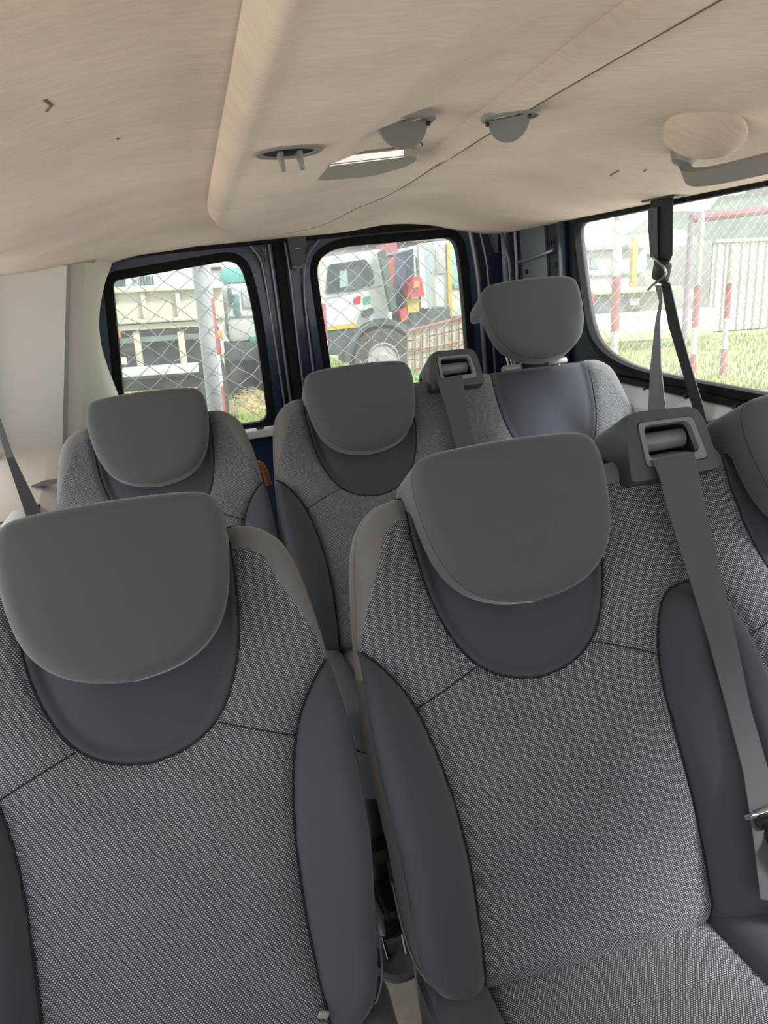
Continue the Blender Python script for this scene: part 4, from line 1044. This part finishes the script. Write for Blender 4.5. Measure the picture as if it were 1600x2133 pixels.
def heap(name, u, v, Y, sx, sz, m, label, cat, nblade=260):
    b = at(u, v, Y); root = ything(name, b.x, b.y, 0, label, cat); vs = []; fs = []
    for i in range(nblade):
        x = rng.normal(0, .4) * sx; y = rng.normal(0, .3); h = max(0, sz * (1 - (x / sx) ** 2)) * rng.random(); a = rng.random() * PI * 2; L = .12 + .2 * rng.random()
        k = len(vs); d = Vector((math.cos(a) * L, .1 * math.sin(a), abs(math.sin(a)) * L * .6)); p = Vector((b.x + x, b.y + y, h)); s_ = Vector((.012, 0, .014))
        vs += [tuple(p - s_), tuple(p + s_), tuple(p + d)]; fs.append((k, k + 1, k + 2))
    q = YB().add(vs, fs); q.done('blades', m, root, None)['kind'] = 'stuff'
    vs = []; fs = []; K = 16; R = 6
    for i in range(R + 1):
        for k in range(K):
            a = 2 * PI * k / K; r = i / R; vs.append((b.x + sx * r * math.cos(a), b.y + .5 * r * math.sin(a), sz * (1 - r * r) * (.8 + .15 * math.sin(5 * a))))
    for i in range(R):
        for k in range(K): fs.append((i * K + k, i * K + (k + 1) % K, (i + 1) * K + (k + 1) % K, (i + 1) * K + k))
    YB().add(vs, fs).done('mound', m, root, 60)


straw = om('dry_straw', (.66, .52, .27), .9, vary=(6, (.54, .44, .19), 1)); leafy = om('bright_weeds', (.36, .56, .11), .8, vary=(5, (.26, .42, .09), 1))
heap('straw_heap', 750, 745, 11.4, .55, .70, straw, 'heap of dry straw before the front wheel of the crane lorry', 'straw')
heap('weed_clump', 862, 745, 8.4, .28, .95, leafy, 'bright green weed clump between lorry wheel and boarded crate', 'weeds')
heap('straw_heap', 330, 800, 10.2, .52, .62, straw, 'heap of dry straw under the bumper of the tipper truck', 'straw')
heap('dry_grass_bank', 530, 775, 12.9, .6, .26, straw, 'bank of yellow dry grass in front of the lorry with teal trim', 'grass')

# buildings and the yard to the right
Y = 27.0
hs = ything('house', at(350, 560, Y).x, Y, 0, 'white house with barred windows above the tipper truck', 'house'); tk_cur[0] = hs
tb('wall', 150, 470, 470, 760, white, 5, 0, .05)
for u0, u1 in ((292, 322), (238, 262)):
    wdw = tb('window', u0, u1, 574, 600, bluegrey, .1, -.05)
    for k in range(5):
        c, d = rectbox(u0 + (u1 - u0) * (k + .5) / 5 - .6, u0 + (u1 - u0) * (k + .5) / 5 + .6, 574, 600, Y - .1, .04); YB().box(c, d).done('bar', dark, hs)
tb('downpipe', 280, 288, 560, 620, om('lilac_pipe', (.45, .45, .55), .6), .15, -.1); tb('gutter', 440, 462, 556, 562, dark, .1, -.1)
Y = 30.0
hb_ = ything('workshop', at(780, 560, Y).x, Y, 0, 'mauve workshop wall behind the crane lorry', 'building'); tk_cur[0] = hb_
tb('wall', 560, 1000, 505, 760, mauve, 6, 0, .05); tb('roof', 550, 1010, 470, 507, om('mauve_roof', (.46, .40, .42), .8), 6.4, -.2, .05); tb('door', 650, 676, 560, 720, om('pale_green_door', (.55, .66, .60), .6), .1, -.08)
Y = 24.0
ws_ = ything('long_shed', at(1260, 560, Y).x, Y, 0, 'long white shed with grey eaves left of the hanging belt', 'building'); tk_cur[0] = ws_
tb('wall', 1150, 1345, 520, 690, om('white_wash', (.76, .77, .75), .8), 5, 0, .05); tb('eaves', 1140, 1350, 508, 522, bluegrey, 5.4, -.25, .03)
for u in (1212, 1240): tb('window', u - 9, u + 9, 535, 560, bluegrey, .1, -.05)
tb('window_sill', 1190, 1340, 566, 574, bluegrey, .2, -.1); tb('gutter_pipe', 1318, 1328, 492, 600, yellow, .2, -.6, .02)
Y = 26.0
gb = ything('gabled_hall', at(1410, 560, Y).x, Y, 0, 'hall with a white hipped roof behind the hanging belt', 'building'); tk_cur[0] = gb
tb('wall', 1340, 1500, 526, 690, om('grey_blue_wall', (.50, .56, .58), .8), 6, 0, .05)
rp = [at(u, v, Y - .4) for u, v in ((1305, 528), (1345, 500), (1405, 478), (1425, 480), (1500, 522), (1500, 530))]
YB().prism([(p.x, p.z) for p in rp], lambda p: (p[0], Y - .4, p[1]), lambda p: (p[0], Y + 6, p[1])).done('roof', white, gb)
tb('wall_band', 1340, 1500, 560, 600, om('sand_band', (.66, .60, .48), .8), .1, -.06)
Y = 19.0
fb_ = ything('flatbed_lorry', at(1320, 630, Y).x, Y, 0, 'low flatbed lorry with yellow edge and round red lamp beside the thick post', 'truck'); tk_cur[0] = fb_
tb('deck', 1150, 1420, 603, 612, om('yellow_edge', (.66, .58, .30), .6), 2.0, 0, .02); tb('chassis', 1215, 1300, 614, 655, om('dull_blue_chassis', (.16, .20, .23), .6), 1.6, .2, .02); tb('rear_body', 1300, 1452, 606, 650, om('grey_brown_body', (.34, .33, .30), .7), 1.6, .3, .02)
tb('red_lamp', 1214, 1240, 612, 640, red, .1, -.05, .04); tb('warning_plate', 1312, 1332, 622, 636, white, .06, .2, .01); tb('rear_plate', 1310, 1338, 640, 645, dark, .05, .2)
for u in (1262, 1395):
    c = at(u, 655, Y); YB().lathe([(0, -.2), (.30, -.2), (.42, -.14), (.42, .14), (.30, .2), (0, .2)], (c.x, Y + .5, .55), (0, 1, 0), 24).done('wheel', tyre, fb_)
Y = 17.5
pw = ything('parapet', at(1340, 665, Y).x, Y, 0, 'low white wall along the yard under the flatbed lorry', 'wall'); tk_cur[0] = pw
tb('wall', 1120, 1486, 652, 705, om('white_parapet', (.72, .74, .73), .8), .3, 0, .02); tb('base_course', 1120, 1486, 690, 712, om('sand_course', (.60, .52, .36), .9), .4, -.05, .02)
Y = 21.0
ct = ything('shipping_container', at(1570, 600, Y).x, Y, 0, 'pale corrugated shipping container at the far right of the yard', 'container'); tk_cur[0] = ct
a0 = at(1480, 600, Y).x; a1 = at(1760, 600, Y).x; zt = at(1560, 500, Y).z; zb = at(1560, 685, Y).z
prof = []; x = a0; k = 0
while x < a1:
    prof += [(x, Y), (x + .10, Y), (x + .14, Y - .05), (x + .24, Y - .05)]; x += .28
vs = [(px, py, zb) for px, py in prof] + [(px, py, zt) for px, py in prof]; n = len(prof)
YB().add(vs, [(k, k + 1, n + k + 1, n + k) for k in range(n - 1)]).done('corrugated_side', om('pale_container_paint', (.66, .65, .61), .6, vary=(1.2, (.58, .56, .50), 1)), ct, None)
YB().box(((a0 + a1) / 2, Y + 1.25, (zt + zb) / 2), (a1 - a0, 2.4, zt - zb - .02), None, .02).done('body', OUT['pale_container_paint'], ct)
YB().box(((a0 + a1) / 2, Y + .0, zt), (a1 - a0, .16, .10), None, .02).done('top_rail', OUT['pale_container_paint'], ct)
YB().box(((a0 + a1) / 2, Y + .3, zb / 2), (a1 - a0, .3, max(zb, .1)), None, .02).done('base', om('brown_base', (.26, .22, .18), .9), ct)
Y = 12.2
rbm = ything('barrier_beam', at(1540, 440, Y).x, Y, 0, 'dark red horizontal beam above the yard at the top right', 'beam'); 
p, q = at(1440, 456, Y), at(1700, 425, Y)
YB().tube([p, q], .075, 10).done('beam', om('dark_red_beam', (.33, .08, .11), .6), rbm); YB().tube([(p.x, p.y, p.z), (p.x, p.y, 0)], .05, 10).done('upright', om('mauve_post', (.34, .26, .30), .7), rbm)
YB().tube([(q.x, q.y, q.z), (q.x, q.y, 0)], .05, 10).done('upright', OUT['mauve_post'], rbm)

# wooded hill in the haze
vs = []; fs = []; NX, NY = 48, 10
for j in range(NY + 1):
    for i in range(NX + 1):
        x = -30 + 170 * i / NX; y = 75 + 50 * j / NY; s = math.sin(PI * min(j / NY, .5)); h = (9 + 5 * math.sin(i * .21) + 1.2 * math.sin(i * 1.3) + .8 * math.sin(i * 2.7 + j)) * s * float(smooth01((x - 5) / 40) * .85 + .15)
        vs.append((x, y, h))
for j in range(NY):
    for i in range(NX): fs.append((j * (NX + 1) + i, j * (NX + 1) + i + 1, (j + 1) * (NX + 1) + i + 1, (j + 1) * (NX + 1) + i))
ho = MB().add(vs, fs).build('hill', om('hazy_wooded_hill', (.25, .30, .24), .95, vary=(.25, (.15, .19, .14), 1.5)), None, 60); ho.matrix_world = WM; tag(ho, kind='structure')
for o in list(bpy.data.objects):
    if '_o' in o: del o['_o']
